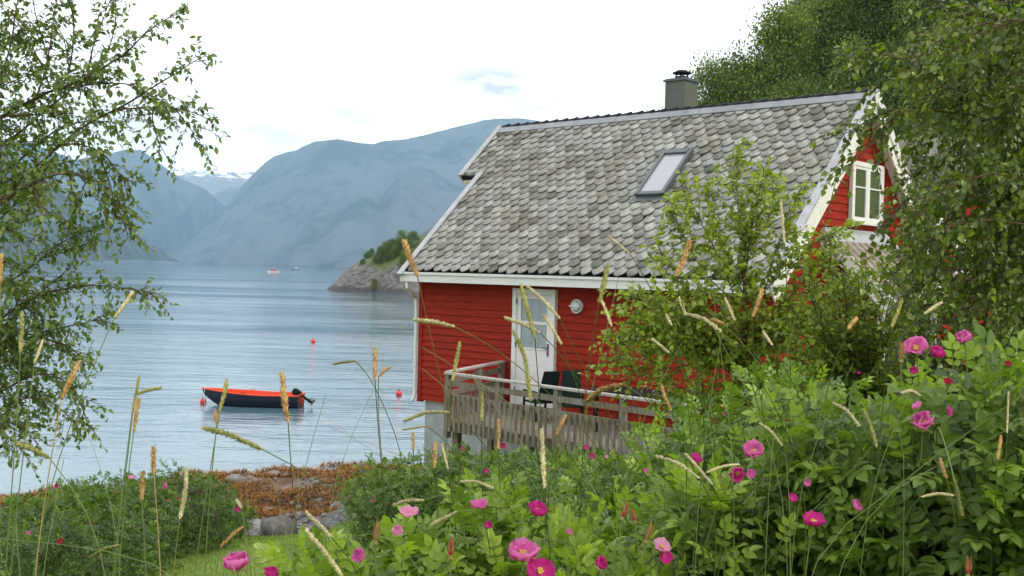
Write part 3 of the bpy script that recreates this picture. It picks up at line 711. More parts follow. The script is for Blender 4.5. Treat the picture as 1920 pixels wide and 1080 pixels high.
m.bar((3.62, -2.0, FZ - .12), (9.0, -2.45, FZ - .12), .06, .16); m.bar((2.75, .2, FZ - .12), (3.66, -2.0, FZ - .12), .06, .16)
m.bar((2.9, -.3, FZ - .12), (9.0, -.3, FZ - .12), .06, .16)
m.build('deck_frame', M['wood'], deck)
def rail_run(a, b, top, posts, rl):
    a3 = lambda p, z: np.array([p[0], p[1], z]); d = norm(b - a); L_ = np.linalg.norm(b - a); nrm = np.array([d[1], -d[0]])
    m = MB(); m.bar(a3(a - d * .05, top), a3(b, top), .14, .035); m.build('top_rail', M['wood_rail'], rl)
    m = MB(); m.bar(a3(a + nrm * .03, top - .17), a3(b + nrm * .03, top - .17), .03, .095); m.bar(a3(a + nrm * .03, top - .40), a3(b + nrm * .03, top - .40), .035, .09); m.build('rail', M['wood'], rl)
    for t in posts:
        p = a + d * t; m = MB(); m.box(p[0] - .048, p[0] + .048, p[1] - .048, p[1] + .048, FZ - .30, top - .018); m.build('post', M['wood'], rl)
    t = .12
    while t < L_ - .05:
        if min(abs(t - q) for q in posts) > .075:
            p = a + d * t + nrm * .065; m = MB(); m.bar(a3(p, FZ - .16 + rng.normal(0, .015)), a3(p + d * rng.normal(0, .008), top - .36), .054, .024, (nrm[0], nrm[1], 0)); m.build('baluster', M['wood'], rl)
        t += .135
TOP = 4.65
rl = empty('railing'); rl.parent = deck; rail_run(CB_, CC, TOP, [.0, 1.35, 2.75, 4.15, 5.5], rl)
rl = empty('railing'); rl.parent = deck; rail_run(CA, CB_, TOP + .02, [.08, 1.3], rl)
# garden furniture
def chair(loc, rz, label):
    c = empty('garden_chair', (0, 0, 0), 0, label, 'garden chair', 'garden chairs on the deck')
    m = MB(); m.box(-.25, .25, -.25, .25, .38, .42)
    m.build('seat', M['dark_green'], c, bevel=.01)
    m = MB(); m.prism([(-.23, -.22, .42), (.23, -.22, .42), (.20, -.46, 1.10), (-.20, -.46, 1.10)], (0, -.035, .0)); m.build('backrest', M['dark_green'], c, bevel=.012)
    for s in (-1, 1):
        m = MB(); m.box(s * .27 - .03, s * .27 + .03, -.30, .28, .62, .65); m.build('armrest', M['dark_green'], c, bevel=.008)
        for (y, y2) in ((.24, .28), (-.22, -.30)):
            m = MB(); m.bar((s * .27, y, .62), (s * .27, y2, 0), .04, .04, (0, 1, 0)); m.build('leg', M['dark_green'], c)
    P = Matrix.Translation(HB) @ Matrix.Rotation(HROT, 4, 'Z')
    c.matrix_world = P @ Matrix.Translation(loc) @ Matrix.Rotation(rz, 4, 'Z') @ Matrix.Scale(.84, 4)
    return c
chair((4.58, -.70, FZ), radians(70), 'dark green garden chair with tall reclined back in front of the white door')
chair((5.25, -.70, FZ), radians(215), 'low dark green garden chair turned towards the red wall beside the table')
tb = empty('garden_table', (0, 0, 0), 0, 'long black garden table on the deck behind the railing', 'table')
m = MB(); m.box(-.95, .95, -.42, .42, .70, .735); m.build('table_top', M['dark'], tb, bevel=.01)
m = MB(); m.box(-.85, .85, -.36, .36, .62, .699); m.build('apron', M['dark'], tb)
for sx in (-1, 1):
    for sy in (-1, 1):
        m = MB(); m.box(sx * .85 - .03, sx * .85 + .03, sy * .34 - .03, sy * .34 + .03, 0, .62); m.build('leg', M['dark'], tb)
tb.matrix_world = Matrix.Translation(HB) @ Matrix.Rotation(HROT, 4, 'Z') @ Matrix.Translation((7.0, -.75, FZ))
# ---------------------------------------------------------------- neighbouring red house behind, mostly hidden by the birch
nbh = empty('neighbour_house', (10.9, 26.5, 0), HROT, 'second red house with white window trim glimpsed behind the big birch', 'house')
def nb_gable():
    m = MB(); zb, ze, zr, w_ = 3.0, 7.3, 9.9, 2.7
    m.add([(0, -w_, zb), (0, w_, zb), (0, w_, ze), (0, 0, zr), (0, -w_, ze)], [(0, 1, 2, 3, 4)])
    m.add([(0, -w_, zb), (-6, -w_, zb), (-6, -w_, ze), (0, -w_, ze)], [(0, 1, 2, 3)])
    m.add([(0, w_, zb), (-6, w_, zb), (-6, w_, ze), (0, w_, ze)], [(3, 2, 1, 0)])
    m.build('wall', M['red'], nbh)
    m = MB()
    for s in (-1, 1): m.prism([(.3, 0, zr + .05), (-6, 0, zr + .05), (-6, s * (w_ + .4), ze - .33), (.3, s * (w_ + .4), ze - .33)], (0, 0, .1))
    m.build('roof', M['slate'], nbh)
    for s in (-1, 1):
        m = MB(); m.prism([(.302, 0, zr + .16), (.302, s * (w_ + .4), ze - .22), (.302, s * (w_ + .4), ze - .46), (.302, 0, zr - .08)], (.03, 0, 0)); m.build('barge_board', M['white'], nbh)
nb_gable()
casement(nbh, .02, -.55, .55, 6.6, 7.9)
# ---------------------------------------------------------------- boats, buoys
def loft(sections):
    n = len(sections[0]); V = [p for s in sections for p in s]
    return V, [(i * n + k, i * n + k + 1, (i + 1) * n + k + 1, (i + 1) * n + k) for i in range(len(sections) - 1) for k in range(n - 1)]
def rowboat(loc, rz, L_=4.5, B_=1.55):
    b = empty('rowing_boat', loc, rz, 'moored open boat with dark navy hull and orange red inside', 'boat')
    def secs(off=0., floor=False):
        out = []
        for i in range(19):
            u = i / 18; x = -L_ / 2 + u * L_                       # stern at -x, bow at +x
            w_ = B_ / 2 * (1 - max(0, (u - .42) / .58) ** 2.4) * (.86 + .14 * min(1, u / .35)) - off
            w_ = max(w_, .012); sheer = .52 + .34 * max(0, u - .30) ** 1.6 + .03 * (1 - u)
            keel = -.16 + .62 * max(0, (u - .70) / .30) ** 2.4 + off * .9
            if floor: keel = max(keel, .06)
            s = []
            for k in range(13):
                a = -1 + 2 * k / 12; c = abs(a)
                y = math.copysign(w_ * (1 - (1 - c) ** 1.9), a) if c > 0 else 0
                z = keel + (sheer - keel) * c ** 2.6
                xx = x + (.10 * (z / .5) if u > .8 else 0) * (u - .8) / .2
                s.append((xx, y, z))
            out.append(s)
        return out
    V, Fs = loft(secs()); m = MB(); m.add(V, Fs); s0 = secs()[0]; m.add(s0, [tuple(range(13))])
    m.build('hull', mat_basic('navy_paint', (.006, .010, .024), (.004, .007, .016), 4, .35, .4, .03), b, smooth=False)
    orange = mat_basic('orange_paint', (.72, .075, .02), (.60, .05, .012), 4, .45, .45, .03)
    V, Fs = loft(secs(.035, True)); m = MB(); m.add(V, [tuple(reversed(f)) for f in Fs]); m.add(secs(.035, True)[0], [tuple(range(13))[::-1]]); m.build('inside', orange, b)
    m = MB(); e = secs()
    for k in (0, 12): m.tube([(s[k][0], s[k][1], s[k][2] + .01) for s in e], .032, 8)
    m.bar((e[0][0][0], e[0][0][1], e[0][0][2] + .01), (e[0][12][0], e[0][12][1], e[0][12][2] + .01), .06, .05); m.build('gunwale', orange, b)
    for x in (-1.35, -.1, 1.1):
        m = MB(); wv = .66 if x < 1 else .55; m.box(x - .13, x + .13, -wv, wv, .34, .37); m.build('thwart', orange, b)
    for y in (-.76, .76):
        m = MB(); m.tube([(.15, y, .54), (.15, y, .66), (.22, y, .69), (.29, y, .66), (.29, y, .54)], .016, 6); m.build('rowlock', M['red'], b)
    om = empty('outboard_motor', (-L_ / 2 - .02, .0, .52)); om.parent = b; om.rotation_euler = (0, radians(58), 0)
    m = MB(); m.box(-.14, .16, -.13, .13, .08, .42); m.box(-.10, .12, -.10, .10, .42, .47); m.build('cowling', M['dark_green'], om, bevel=.04)
    m = MB(); m.box(-.06, .06, -.04, .04, -.62, .08); m.box(-.16, .14, -.09, .09, -.46, -.44); m.build('shaft', M['dark'], om, bevel=.01)
    m = MB(); m.tube([(-.18, 0, -.60), (.06, 0, -.60), (.14, 0, -.60)], [.045, .05, .01], 10)
    for k in range(3):
        a = k * 2 * pi / 3; m.prism([(-.15, 0, -.60), (-.17, .11 * cos(a) - .04 * sin(a), -.60 + .11 * sin(a) + .04 * cos(a)), (-.13, .11 * cos(a) + .04 * sin(a), -.60 + .11 * sin(a) - .04 * cos(a))], (.01, 0, 0))
    m.build('propeller', M['metal_grey'], om)
    m = MB(); m.tube([(.16, 0, .25), (.55, .03, .22)], .022, 8); m.build('tiller', M['dark'], om)
    return b
rowboat((-11.82, 50.1, .02), radians(180 - 4))
def buoy(px, py, r, label):
    P = at(px, py, 10); d = (P - CAM); k = (H - r * .55) / -d[2]; P = CAM + d * k
    b = empty('mooring_buoy', (P[0], P[1], r * .55), 0, label, 'buoy', 'red mooring buoys')
    me = MB(); n = 12
    me.tube([(0, 0, r * math.sin(a)) for a in np.linspace(-pi / 2, pi / 2, n)], [max(.004, r * math.cos(a)) for a in np.linspace(-pi / 2, pi / 2, n)], 18)
    me.build('float', mat_basic('buoy_red', (.75, .03, .025), (.68, .025, .02), 3, .35, .5, 0), b, smooth=True)
    m = MB(); m.tube([(0, 0, r * .95), (0, 0, r * 1.15)], .035, 8); m.tube([(.05 * cos(a), 0, r * 1.2 + .05 * sin(a)) for a in np.linspace(0, 2 * pi, 12)], .012, 6, False); m.build('eye', M['dark'], b)
buoy(381, 753, .15, 'red round buoy floating at the bow of the moored boat')
buoy(748, 738, .16, 'red round buoy floating between the moored boat and the house corner')
buoy(587, 640, .19, 'small red buoy far out on the open water beyond the moored boat')
m = MB()
ra = np.array([-14.02, 50.2, .85]); pts = [ra + np.array([-.25 * math.sin(i / 9 * pi) * .3, -.1, -.85 * i / 9]) for i in range(10)]
m.tube(pts, .012, 5); tag(m.build('bow_line', M['white']), 'short white rope hanging from the bow of the moored boat', 'rope')
m = MB(); A = np.array([-9.6, 50.0, .5]); Bp = np.array([-3.6, 36.2, .25])
m.tube([A + (Bp - A) * u + np.array([0, 0, -.30 * math.sin(u * pi)]) for u in np.linspace(0, 1, 14)], .010, 5); tag(m.build('mooring_line', M['tan_stem']), 'thin rope running from the stern of the moored boat to the shore', 'rope')
def far_boat(px, py, Y, L_, kind, label, hull, top, rz):
    P = at(px, py, Y)
    b = empty(kind, (P[0], P[1], 0), rz, label, 'boat')
    secs = []
    for i in range(11):
        u = i / 10; x = -L_ / 2 + u * L_; w_ = L_ * .16 * (1 - max(0, (u - .5) / .5) ** 2.2) + .05; sh = L_ * (.11 + .07 * max(0, u - .5))
        secs.append([(x, -w_, sh), (x, -w_ * .8, .0), (x, 0, -.3), (x, w_ * .8, .0), (x, w_, sh)])
    V, Fs = loft(secs); m = MB(); m.add(V, Fs); m.add(secs[0], [(0, 1, 2, 3, 4)]); m.add([s[0] for s in secs] + [s[4] for s in secs], [(i, i + 1, 12 + i, 11 + i) for i in range(10)])
    m.build('hull', hull, b)
    m = MB(); z = L_ * .11; m.prism([(-L_ * .28, -L_ * .11, z), (L_ * .20, -L_ * .11, z), (L_ * .12, -L_ * .11, z + L_ * .14), (-L_ * .26, -L_ * .11, z + L_ * .14)], (0, L_ * .22, 0)); cab = m.build('cabin', top, b)
    m = MB(); m.box(-L_ * .2, L_ * .1, -L_ * .112, L_ * .112, z + L_ * .075, z + L_ * .11); m.build('windows', M['dark'], cab)
    m = MB(); m.tube([(-L_ * .1, 0, z + L_ * .14), (-L_ * .1, 0, z + L_ * .42)], L_ * .008, 6); m.build('mast', M['white'], b)
    m = MB()
    for s in (-1, 1): m.add([(-L_ * .4, s * L_ * .1, .03), (-L_ * 2.6, s * L_ * .55, .03), (-L_ * 2.6, s * L_ * .25, .05), (-L_ * .4, 0, .05)], [(0, 1, 2, 3)])
    o = m.build('wake', mat_basic('foam', (.7, .74, .76), (.4, .46, .5), .8, .7, .3), None); o.matrix_world = Matrix.Translation((P[0], P[1], 0)) @ Matrix.Rotation(rz, 4, 'Z'); o['kind'] = 'structure'
far_boat(512, 510, 1000, 10.5, 'motor_boat', 'small red and white motor boat out on the fjord', M['white'], mat_basic('boat_red', (.62, .08, .05), (.5, .06, .04), 1), radians(176))
far_boat(554, 500, 1700, 12, 'fishing_boat', 'distant dark fishing boat with a mast near the foot of the mountain', mat_basic('boat_dark', (.05, .10, .10), (.04, .07, .07), 1), M['white'], radians(176))
# ---------------------------------------------------------------- foliage engine
rg = np.random.default_rng(11)
def leaf_tpl(wid=.5, rows=3, fold=.18, droop=.25, base=0., shape='oval'):
    """one leaf along +x from 0 to 1, width along y, normal +z: folded along the midrib. Returns verts, tris, quads, uv"""
    V = [(0, 0, 0)]; UV = [(0, 0, 0)]
    for i in range(1, rows + 1):
        v = i / (rows + 1)
        w = {'oval': math.sin(pi * v ** .85) ** .8, 'birch': math.sin(pi * v ** .62) ** 1.0, 'lance': math.sin(pi * v ** .8) ** 1.0}[shape] * wid / 2
        z = -droop * v * v
        V += [(v, -w, z + fold * w * 2), (v, 0, z), (v, w, z + fold * w * 2)]; UV += [(-1, v, 0), (0, v, 0), (1, v, 0)]
    V.append((1, 0, -droop)); UV.append((0, 1, 0))
    T = [(0, 1, 2), (0, 2, 3)]; Q = []
    for i in range(rows - 1):
        a = 1 + 3 * i; Q += [(a, a + 3, a + 4, a + 1), (a + 1, a + 4, a + 5, a + 2)]
    a = 1 + 3 * (rows - 1); e = len(V) - 1; T += [(a, e, a + 1), (a + 1, e, a + 2)]
    return np.array(V, float), np.array(T), (np.array(Q) if Q else np.zeros((0, 4), int)), np.array(UV, float)
def join_tpl(parts):
    V, T, Q, U = [], [], [], []; n = 0
    for (v, t, q, u) in parts:
        V.append(v); T.append(t + n); Q.append(q + n); U.append(u); n += len(v)
    return np.concatenate(V), np.concatenate(T), np.concatenate(Q), np.concatenate(U)
def xf(tp, scale, rz, off, ry=0.):
    v = tp[0] * scale
    if ry: v = v @ np.array([[cos(ry), 0, -sin(ry)], [0, 1, 0], [sin(ry), 0, cos(ry)]])
    R = np.array([[cos(rz), sin(rz), 0], [-sin(rz), cos(rz), 0], [0, 0, 1]])
    return (v @ R + np.array(off, float), tp[1], tp[2], tp[3])
def compound(tp, pairs=3, ll=.36):
    parts = []
    rr = random.Random(3)
    for i in range(pairs):
        x = .34 + i * .22; z = -.10 * x * x
        for s in (-1, 1): parts.append(xf(tp, ll * (.82 + .12 * i) * (.95 + .1 * rr.random()), s * radians(68 - 8 * i + rr.uniform(-6, 6)), (x, 0, z + .01), radians(rr.uniform(-14, 10))))
    parts.append(xf(tp, ll * 1.12, 0, (.34 + pairs * .22 - .10, 0, -.10 * .7), radians(6)))
    rb = np.array([(0, -.007, 0), (0, .007, 0), (.5, .006, -.02), (.5, -.006, -.02), (.95, .003, -.08), (.95, -.003, -.08)], float)
    parts.append((rb, np.zeros((0, 3), int), np.array([(0, 3, 2, 1), (3, 5, 4, 2)]), np.tile([0, .5, 0], (6, 1)).astype(float)))
    return join_tpl(parts)
TP_ROSE = compound(leaf_tpl(.60, 3, .22, .18))
TP_ROSE_MID = compound(leaf_tpl(.60, 1, .25, .12))
TP_ROSE_FAR = compound(leaf_tpl(.62, 1, .25, .1), 2, .44)
TP_BIRCH = leaf_tpl(.80, 1, .14, .12, shape='birch'); TP_BIRCH2 = leaf_tpl(.78, 2, .16, .16, shape='birch')
TP_OVAL = leaf_tpl(.56, 2, .2, .18); TP_WILLOW = leaf_tpl(.50, 2, .2, .14)
def frames(D, Nn):
    X = norm(D); Z = Nn - X * np.sum(X * Nn, 1, keepdims=True); Z = norm(Z); Y = np.cross(Z, X); return X, Y, Z
def scatter(name, tp, P, D, Nn, S_, mat, parent, rnd=None, uv=False, smooth=True):
    P = np.asarray(P, float); n = len(P)
    X, Y, Z = frames(np.asarray(D, float), np.asarray(Nn, float)); S_ = np.broadcast_to(S_, (n,))
    T0 = tp[0]; k = len(T0)
    V = P[:, None] + S_[:, None, None] * (T0[None, :, 0, None] * X[:, None] + T0[None, :, 1, None] * Y[:, None] + T0[None, :, 2, None] * Z[:, None])
    off = (np.arange(n) * k)[:, None, None]
    FS = [(tp[1][None] + off).reshape(-1, 3)]
    if len(tp[2]): FS.append((tp[2][None] + off).reshape(-1, 4))
    rnd = rg.random(n) if rnd is None else rnd
    at_ = {'rnd': np.repeat(rnd, k)}
    if uv: at_['lv'] = np.tile(tp[3], (n, 1))
    return np_mesh(name, V.reshape(-1, 3), FS, mat, parent, at_, smooth)
def rvec(n): return norm(rg.normal(size=(n, 3)))
def loc_of(P, root): return np.asarray(P, float) - np.array(root.location)
# ---------------------------------------------------------------- rose bushes
def rose_bush(label, cx, cy, ztop, rx, ry, spacing, lod=0, leaf=.125, flowers=(), name='rose_bush', zlow=None, depth=.32, buds=(), tone=1.):
    """a bush of arching shoots with pinnate leaves; ztop is the height of its crown top"""
    g = float(ground(cx, cy)[0]); root = empty(name, (cx, cy, g), 0, label, 'rose bush', 'wild rose bushes')
    hgt = ztop - g; low = .0 if zlow is None else max(0., (zlow - g) / hgt)
    area = pi * rx * ry + 2 * pi * math.sqrt(rx * ry) * hgt * .8 * (1 - low)
    n = int(area / spacing ** 2)
    u = rg.random(n); top = u < (pi * rx * ry / area)
    a = rg.random(n) * 2 * pi
    r = np.where(top, np.sqrt(rg.random(n)) * 1., 1.)
    zz = np.where(top, np.sqrt(np.clip(1 - (r * .92) ** 2.2, 0, 1)) * .35 + .65, low + rg.random(n) ** .8 * (.85 - low))
    lump = 1 + .30 * (fbm(a * 1.9 + cx, zz * 2.5 + cy, 3, 5) - .5)
    sh = 1 - rg.random(n) ** 2 * depth
    px, py = cx + rx * r * np.cos(a) * lump * sh, cy + ry * r * np.sin(a) * lump * sh
    hl = 1 + .32 * (fbm(px / max(rx, .5) * 2.2, py / max(rx, .5) * 2.2, 3, 8) - .55)
    pz = g + hgt * zz * hl * (1 - (1 - sh) * .5)
    tip = np.stack([px, py, pz], 1)
    out = np.stack([np.cos(a) * r * .75, np.sin(a) * r * .75, np.full(n, .75)], 1) + rvec(n) * .35; out = norm(out)
    # shoots: leaves spiral up the last stretch of each shoot
    kk = 8 if lod == 0 else (7 if lod == 1 else 6)
    ln = leaf * (1.25 if lod < 2 else 1.4)
    i = np.tile(np.arange(kk), n); s = np.repeat(np.arange(n), kk)
    f = i / (kk - 1)
    stems_a = tip - out * ln
    base = stems_a[s] + out[s] * ln * f[:, None]
    up = out[s]; t1 = norm(np.cross(up, np.array([.3, .1, 1.]) + rvec(n)[s] * .3)); t2 = np.cross(up, t1)
    ang = i * 2.4 + rg.random(n)[s] * 6 + rg.normal(0, .2, len(i))
    rad = np.cos(ang)[:, None] * t1 + np.sin(ang)[:, None] * t2
    elev = (.15 + .85 * f ** 1.5)[:, None]
    D = rad * (1.1 - elev * .75) + up * elev; D[:, 2] -= .12 * (1 - f)
    Nn = up * (1.15 - elev) + -rad * elev * .8 + np.array([0, 0, .55]) + rvec(len(i)) * .18
    sc = leaf * (.62 + .38 * np.sin(np.clip(1.25 - f, 0, 1) * pi * .5)) * (.85 + .3 * rg.random(len(i)))
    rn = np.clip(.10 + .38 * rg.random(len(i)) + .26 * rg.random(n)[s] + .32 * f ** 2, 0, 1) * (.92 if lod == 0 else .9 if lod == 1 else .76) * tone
    tp = (TP_ROSE, TP_ROSE_MID, TP_ROSE_FAR)[lod]
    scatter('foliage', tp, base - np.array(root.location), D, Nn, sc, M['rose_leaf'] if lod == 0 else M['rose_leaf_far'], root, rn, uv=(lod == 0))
    # stems
    m = MB(); step = max(1, n // (260 if lod == 0 else 90)); r0 = np.array(root.location)
    for j in range(0, n, step):
        foot = np.array([cx + (tip[j, 0] - cx) * .35, cy + (tip[j, 1] - cy) * .35, g - .05]); mid = stems_a[j] - out[j] * .12 - np.array([0, 0, .12 * hgt])
        m.tube([foot - r0, (foot * .45 + mid * .55) - r0, mid - r0, stems_a[j] - r0, tip[j] - r0], [.006, .005, .004, .003, .0022] if lod < 2 else [.012, .01, .008, .006, .004], 4, False)
    m.build('stems', M['green_stem'], root)
    for fl in flowers: rose_flower(root, *fl)
    for b in buds: rose_bud(root, *b)
    return root
def mat_petal(name, c1, c2):
    t = NT(name); lv = t.n('ShaderNodeSeparateXYZ', {0: t.attr('lv', True)}); v = lv.outputs[1]
    nz = t.noise(26, 4, .6); r = t.attr('rnd')
    col = t.ramp(v, [(0, tuple(min(1, x * 1.5 + .1) for x in c1)), (.3, c1), (1, c2)])
    col = t.mix(t.math('MULTIPLY', r, .5), col, tuple(x * .55 for x in c1))
    col = t.mix(.3, col, t.ramp(nz, [(.3, (.7, .6, .7)), (.7, (1.3, 1.25, 1.3))]), 'MULTIPLY')
    p = t.bsdf(col, .6, .25, t.bump(nz, .4, .004)); tr = t.n('ShaderNodeBsdfTranslucent', {'Color': col}).outputs[0]
    return t.done(t.n('ShaderNodeMixShader', {0: .45, 1: p, 2: tr}).outputs[0])
M['petal_magenta'] = mat_petal('petal_magenta', (.62, .03, .26), (.70, .045, .34))
M['petal_pink'] = mat_petal('petal_pink', (.74, .13, .42), (.80, .26, .55))
M['petal_pale'] = mat_petal('petal_pale', (.82, .30, .50), (.85, .48, .64))
M['petal_red'] = mat_petal('petal_red', (.45, .02, .06), (.55, .03, .09))
M['stamen'] = mat_basic('stamen', (.65, .45, .08), (.4, .25, .05), 60, .8, .2)
M['hip'] = mat_basic('sepal', (.20, .22, .06), (.28, .10, .04), 30, .6, .3)
def petal_tpl(cup):
    V = []; UV = []; nu, nv = 7, 7
    for j in range(nv):
        v = j / (nv - 1)
        for i in range(nu):
            u = -1 + 2 * i / (nu - 1)
            w = .66 * math.sin(pi * (.06 + .72 * v))
            x = v - .26 * u * u * v ** 3 - .07 * (1 - abs(u)) ** 2 * v ** 6; y = u * w
            th = cup * v
            z = math.sin(th) * x * .8 + .22 * u * u * w
            V.append((x * math.cos(th * .75), y, z)); UV.append((u, v, 0))
    Q = [(j * nu + i, j * nu + i + 1, (j + 1) * nu + i + 1, (j + 1) * nu + i) for j in range(nv - 1) for i in range(nu - 1)]
    return np.array(V, float), np.zeros((0, 3), int), np.array(Q), np.array(UV, float)
def rose_flower(root, P, r, facing, kind='magenta', cup=.7, petals=7):
    """r: radius of the open flower, facing: the way its face looks"""
    P = np.asarray(P, float); f = norm(norm(np.array(facing, float)) + rg.normal(0, .32, 3) + np.array([0, 0, .4])); cup = cup + .3; o = empty('flower', P - np.array(root.location)); o.parent = root
    t1 = norm(np.cross(f, np.array([.2, .3, 1.]))); t2 = np.cross(f, t1)
    V = []; Q = []; U = []; R = []; n = 0
    for k in range(petals):
        inner = k >= 5; tp = petal_tpl(cup + (.45 if inner else 0) + rg.normal(0, .12)); a = (k * 2 * pi / 5 if not inner else k * 2.4) + rg.normal(0, .12)
        rad = cos(a) * t1 + sin(a) * t2; tan = -sin(a) * t1 + cos(a) * t2
        s = r * (1.05 if not inner else .8) * (1 + rg.normal(0, .06)); off = f * (.03 * r * (k % 2) + (.05 * r if inner else 0))
        v = tp[0].copy(); v[:, 2] += .12 * np.sin(v[:, 1] * 7 + k * 2.3) * v[:, 0] ** 2 + .05 * np.sin(v[:, 0] * 9 + k * 1.7) + .05 * np.sin(v[:, 1] * 15 + v[:, 0] * 8 + k)
        v[:, 2] += rg.normal(0, .05) * v[:, 1]
        V.append(off + s * (v[:, :1] * rad + v[:, 1:2] * tan + v[:, 2:3] * f)); Q.append(tp[2] + n); n += len(v); U.append(tp[3]); R += [rg.random() * .8] * len(v)
    np_mesh('petals', np.concatenate(V), [np.concatenate(Q)], M['petal_' + kind], o, {'lv': np.concatenate(U), 'rnd': R}, True)
    if r > .02:
        m = MB()
        for k in range(22):
            a = rg.random() * 2 * pi; q = rg.random() * .16 * r; b = f * .05 * r; e = f * (.24 * r) + (cos(a) * t1 + sin(a) * t2) * (q + .05 * r); m.bar(b, e, .0008, .0008, t1); m.bar(e, e + f * .003, .0025, .0025, t1)
        m.build('stamens', M['stamen'], o)
        m = MB(); m.tube([-f * r * .22, -f * r * .12, np.zeros(3)], [.0035, .0065, .003], 8)
        for k in range(5):
            a = k * 2 * pi / 5 + .5; rad = cos(a) * t1 + sin(a) * t2; m.add([rad * .004, rad * r * .3 + t2 * .003 - f * .1 * r, rad * r * .95 + f * (cup * .35 - .2) * r, rad * r * .3 - t2 * .003 - f * .1 * r], [(0, 1, 2, 3)])
        m.build('calyx', M['hip'], o); m = MB(); dwn = -f * .8 + np.array([0, 0, -1.]); m.tube([-f * r * .2, -f * r * .6 + dwn * .006, -f * r * .9 + dwn * .03, -f * r + dwn * .06], .0014, 5); m.build('stalk', M['green_stem'], o)
    return o
def rose_bud(root, P, L_, tilt, red=True):
    P = np.asarray(P, float); f = norm(np.array(tilt, float)); o = empty('bud', P - np.array(root.location)); o.parent = root
    t1 = norm(np.cross(f, np.array([.2, 1., .1]))); t2 = np.cross(f, t1)
    zs = np.linspace(0, 1, 9); rr = [.10, .17, .20, .19, .165, .13, .09, .05, .01]
    m = MB(); m.tube([f * L_ * z for z in zs], [L_ * x for x in rr], 10); m.build('bud_petals', M['petal_red_plain' if red else 'petal_orange'], o, smooth=True)
    m = MB()
    for k in range(5):
        a = k * 2 * pi / 5; rad = cos(a) * t1 + sin(a) * t2; tn = -sin(a) * t1 + cos(a) * t2
        pts = [(.10, 0, .05), (.215, .35, .11), (.19, .7, .06), (.18 + .1 * rg.random(), 1.15 + .2 * rg.random(), .012)]
        vs = []
        for (ra, z, w_) in pts: vs += [rad * ra * L_ + f * z * L_ - tn * w_ * L_, rad * ra * L_ + f * z * L_ + tn * w_ * L_]
        m.add(vs, [(0, 1, 3, 2), (2, 3, 5, 4), (4, 5, 7, 6)])
    m.tube([f * 0, -f * L_ * .25, -f * L_ * .4], [L_ * .1, L_ * .17, L_ * .06], 7); m.build('sepals', M['hip'], o)
    m = MB(); m.tube([-f * L_ * .35, -f * L_ * .7 + np.array([0, 0, -.02]), -f * L_ * .9 + np.array([.01, 0, -.06])], .0014, 5); m.build('stalk', M['green_stem'], o)
M['petal_red_plain'] = mat_basic('bud_red', (.50, .03, .07), (.38, .02, .04), 40, .5, .3)
M['petal_orange'] = mat_basic('bud_orange', (.45, .16, .06), (.34, .22, .07), 40, .5, .3)
# a bush is placed by where its crown top stands in the view
def bush_at(label, px, py, Y, rx, ry, sp, lod=0, leaf=.125, flowers=(), buds=(), zlow_px=1180, **k):
    T = at(px, py, Y); T[2] -= (.075, .10, .05)[lod]; zl = at(px, zlow_px, Y)[2]
    fl = [(at(a, b, d), r, fc, kd, cup, n) for (a, b, d, r, fc, kd, cup, n) in flowers]
    bd = [(at(a, b, d), l, tl, rd) for (a, b, d, l, tl, rd) in buds]
    return rose_bush(label, T[0], T[1] + ry * .45, T[2], rx, ry, sp, lod, leaf, fl, zlow=zl, buds=bd, **k)
C_ = (-.2, -1, .3)
bush_at('rose bush at the bottom edge with a pink flower low on its left', 650, 992, 2.25, .34, .30, .080, 0, .104,
    flowers=[(445, 1064, 1.95, .032, (-.3, -.6, .9), 'pink', .95, 7), (506, 1078, 2.0, .018, (.1, -.5, .8), 'magenta', 1.0, 5), (676, 1042, 1.95, .017, (-.5, -.6, .3), 'pink', .8, 5), (765, 966, 2.05, .020, (.1, -.3, 1), 'pale', .4, 6), (746, 996, 2.0, .013, (0, -1, .2), 'pale', .8, 5)],
    buds=[(705, 1012, 1.95, .030, (.05, -.1, 1), False), (845, 1040, 1.9, .028, (.0, -.1, 1), True)])
bush_at('rose bush at the bottom centre carrying the biggest pale pink flower', 985, 958, 2.35, .40, .34, .080, 0, .104,
    flowers=[(980, 1044, 1.95, .035, (-.15, -.7, .8), 'pink', .7, 6), (1012, 1076, 1.93, .030, (.1, -.3, .9), 'magenta', .5, 5), (1005, 962, 2.1, .024, (.2, -.9, .4), 'magenta', .8, 7), (900, 952, 2.1, .019, (0, -.4, .9), 'pink', .5, 6), (915, 986, 2.1, .011, (.2, -.9, .1), 'magenta', .9, 5), (1122, 1058, 1.95, .015, (.6, -.6, .3), 'magenta', 1.1, 5), (1067, 1000, 2.05, .009, (.3, -.8, .5), 'pink', 1.1, 5)])
bush_at('rose bush right of the bottom centre with pink flowers around its top', 1375, 893, 2.75, .48, .40, .084, 0, .106,
    flowers=[(1413, 850, 2.55, .030, (-.2, -.9, .5), 'pink', .6, 7), (1381, 886, 2.5, .022, (-.4, -.9, .1), 'magenta', .8, 7), (1409, 890, 2.5, .014, (.3, -.8, .2), 'pink', .8, 5), (1302, 862, 2.6, .019, (.3, -.8, .4), 'magenta', .7, 6), (1240, 1030, 2.2, .021, (0, -.3, 1), 'pale', .5, 5), (1246, 1042, 2.2, .018, (.2, -.8, .1), 'magenta', .6, 4), (1484, 936, 2.5, .014, (.4, -.8, .2), 'magenta', .7, 5), (1510, 906, 2.6, .013, (.4, -.8, .1), 'pink', .8, 5), (1524, 982, 2.35, .028, (0, -.8, .5), 'magenta', .5, 7), (1602, 950, 2.5, .018, (.6, -.7, .4), 'pink', .9, 5)],
    buds=[(1213, 1010, 2.2, .034, (.25, -.1, 1), False), (1168, 968, 2.25, .030, (.3, 0, 1), True)])
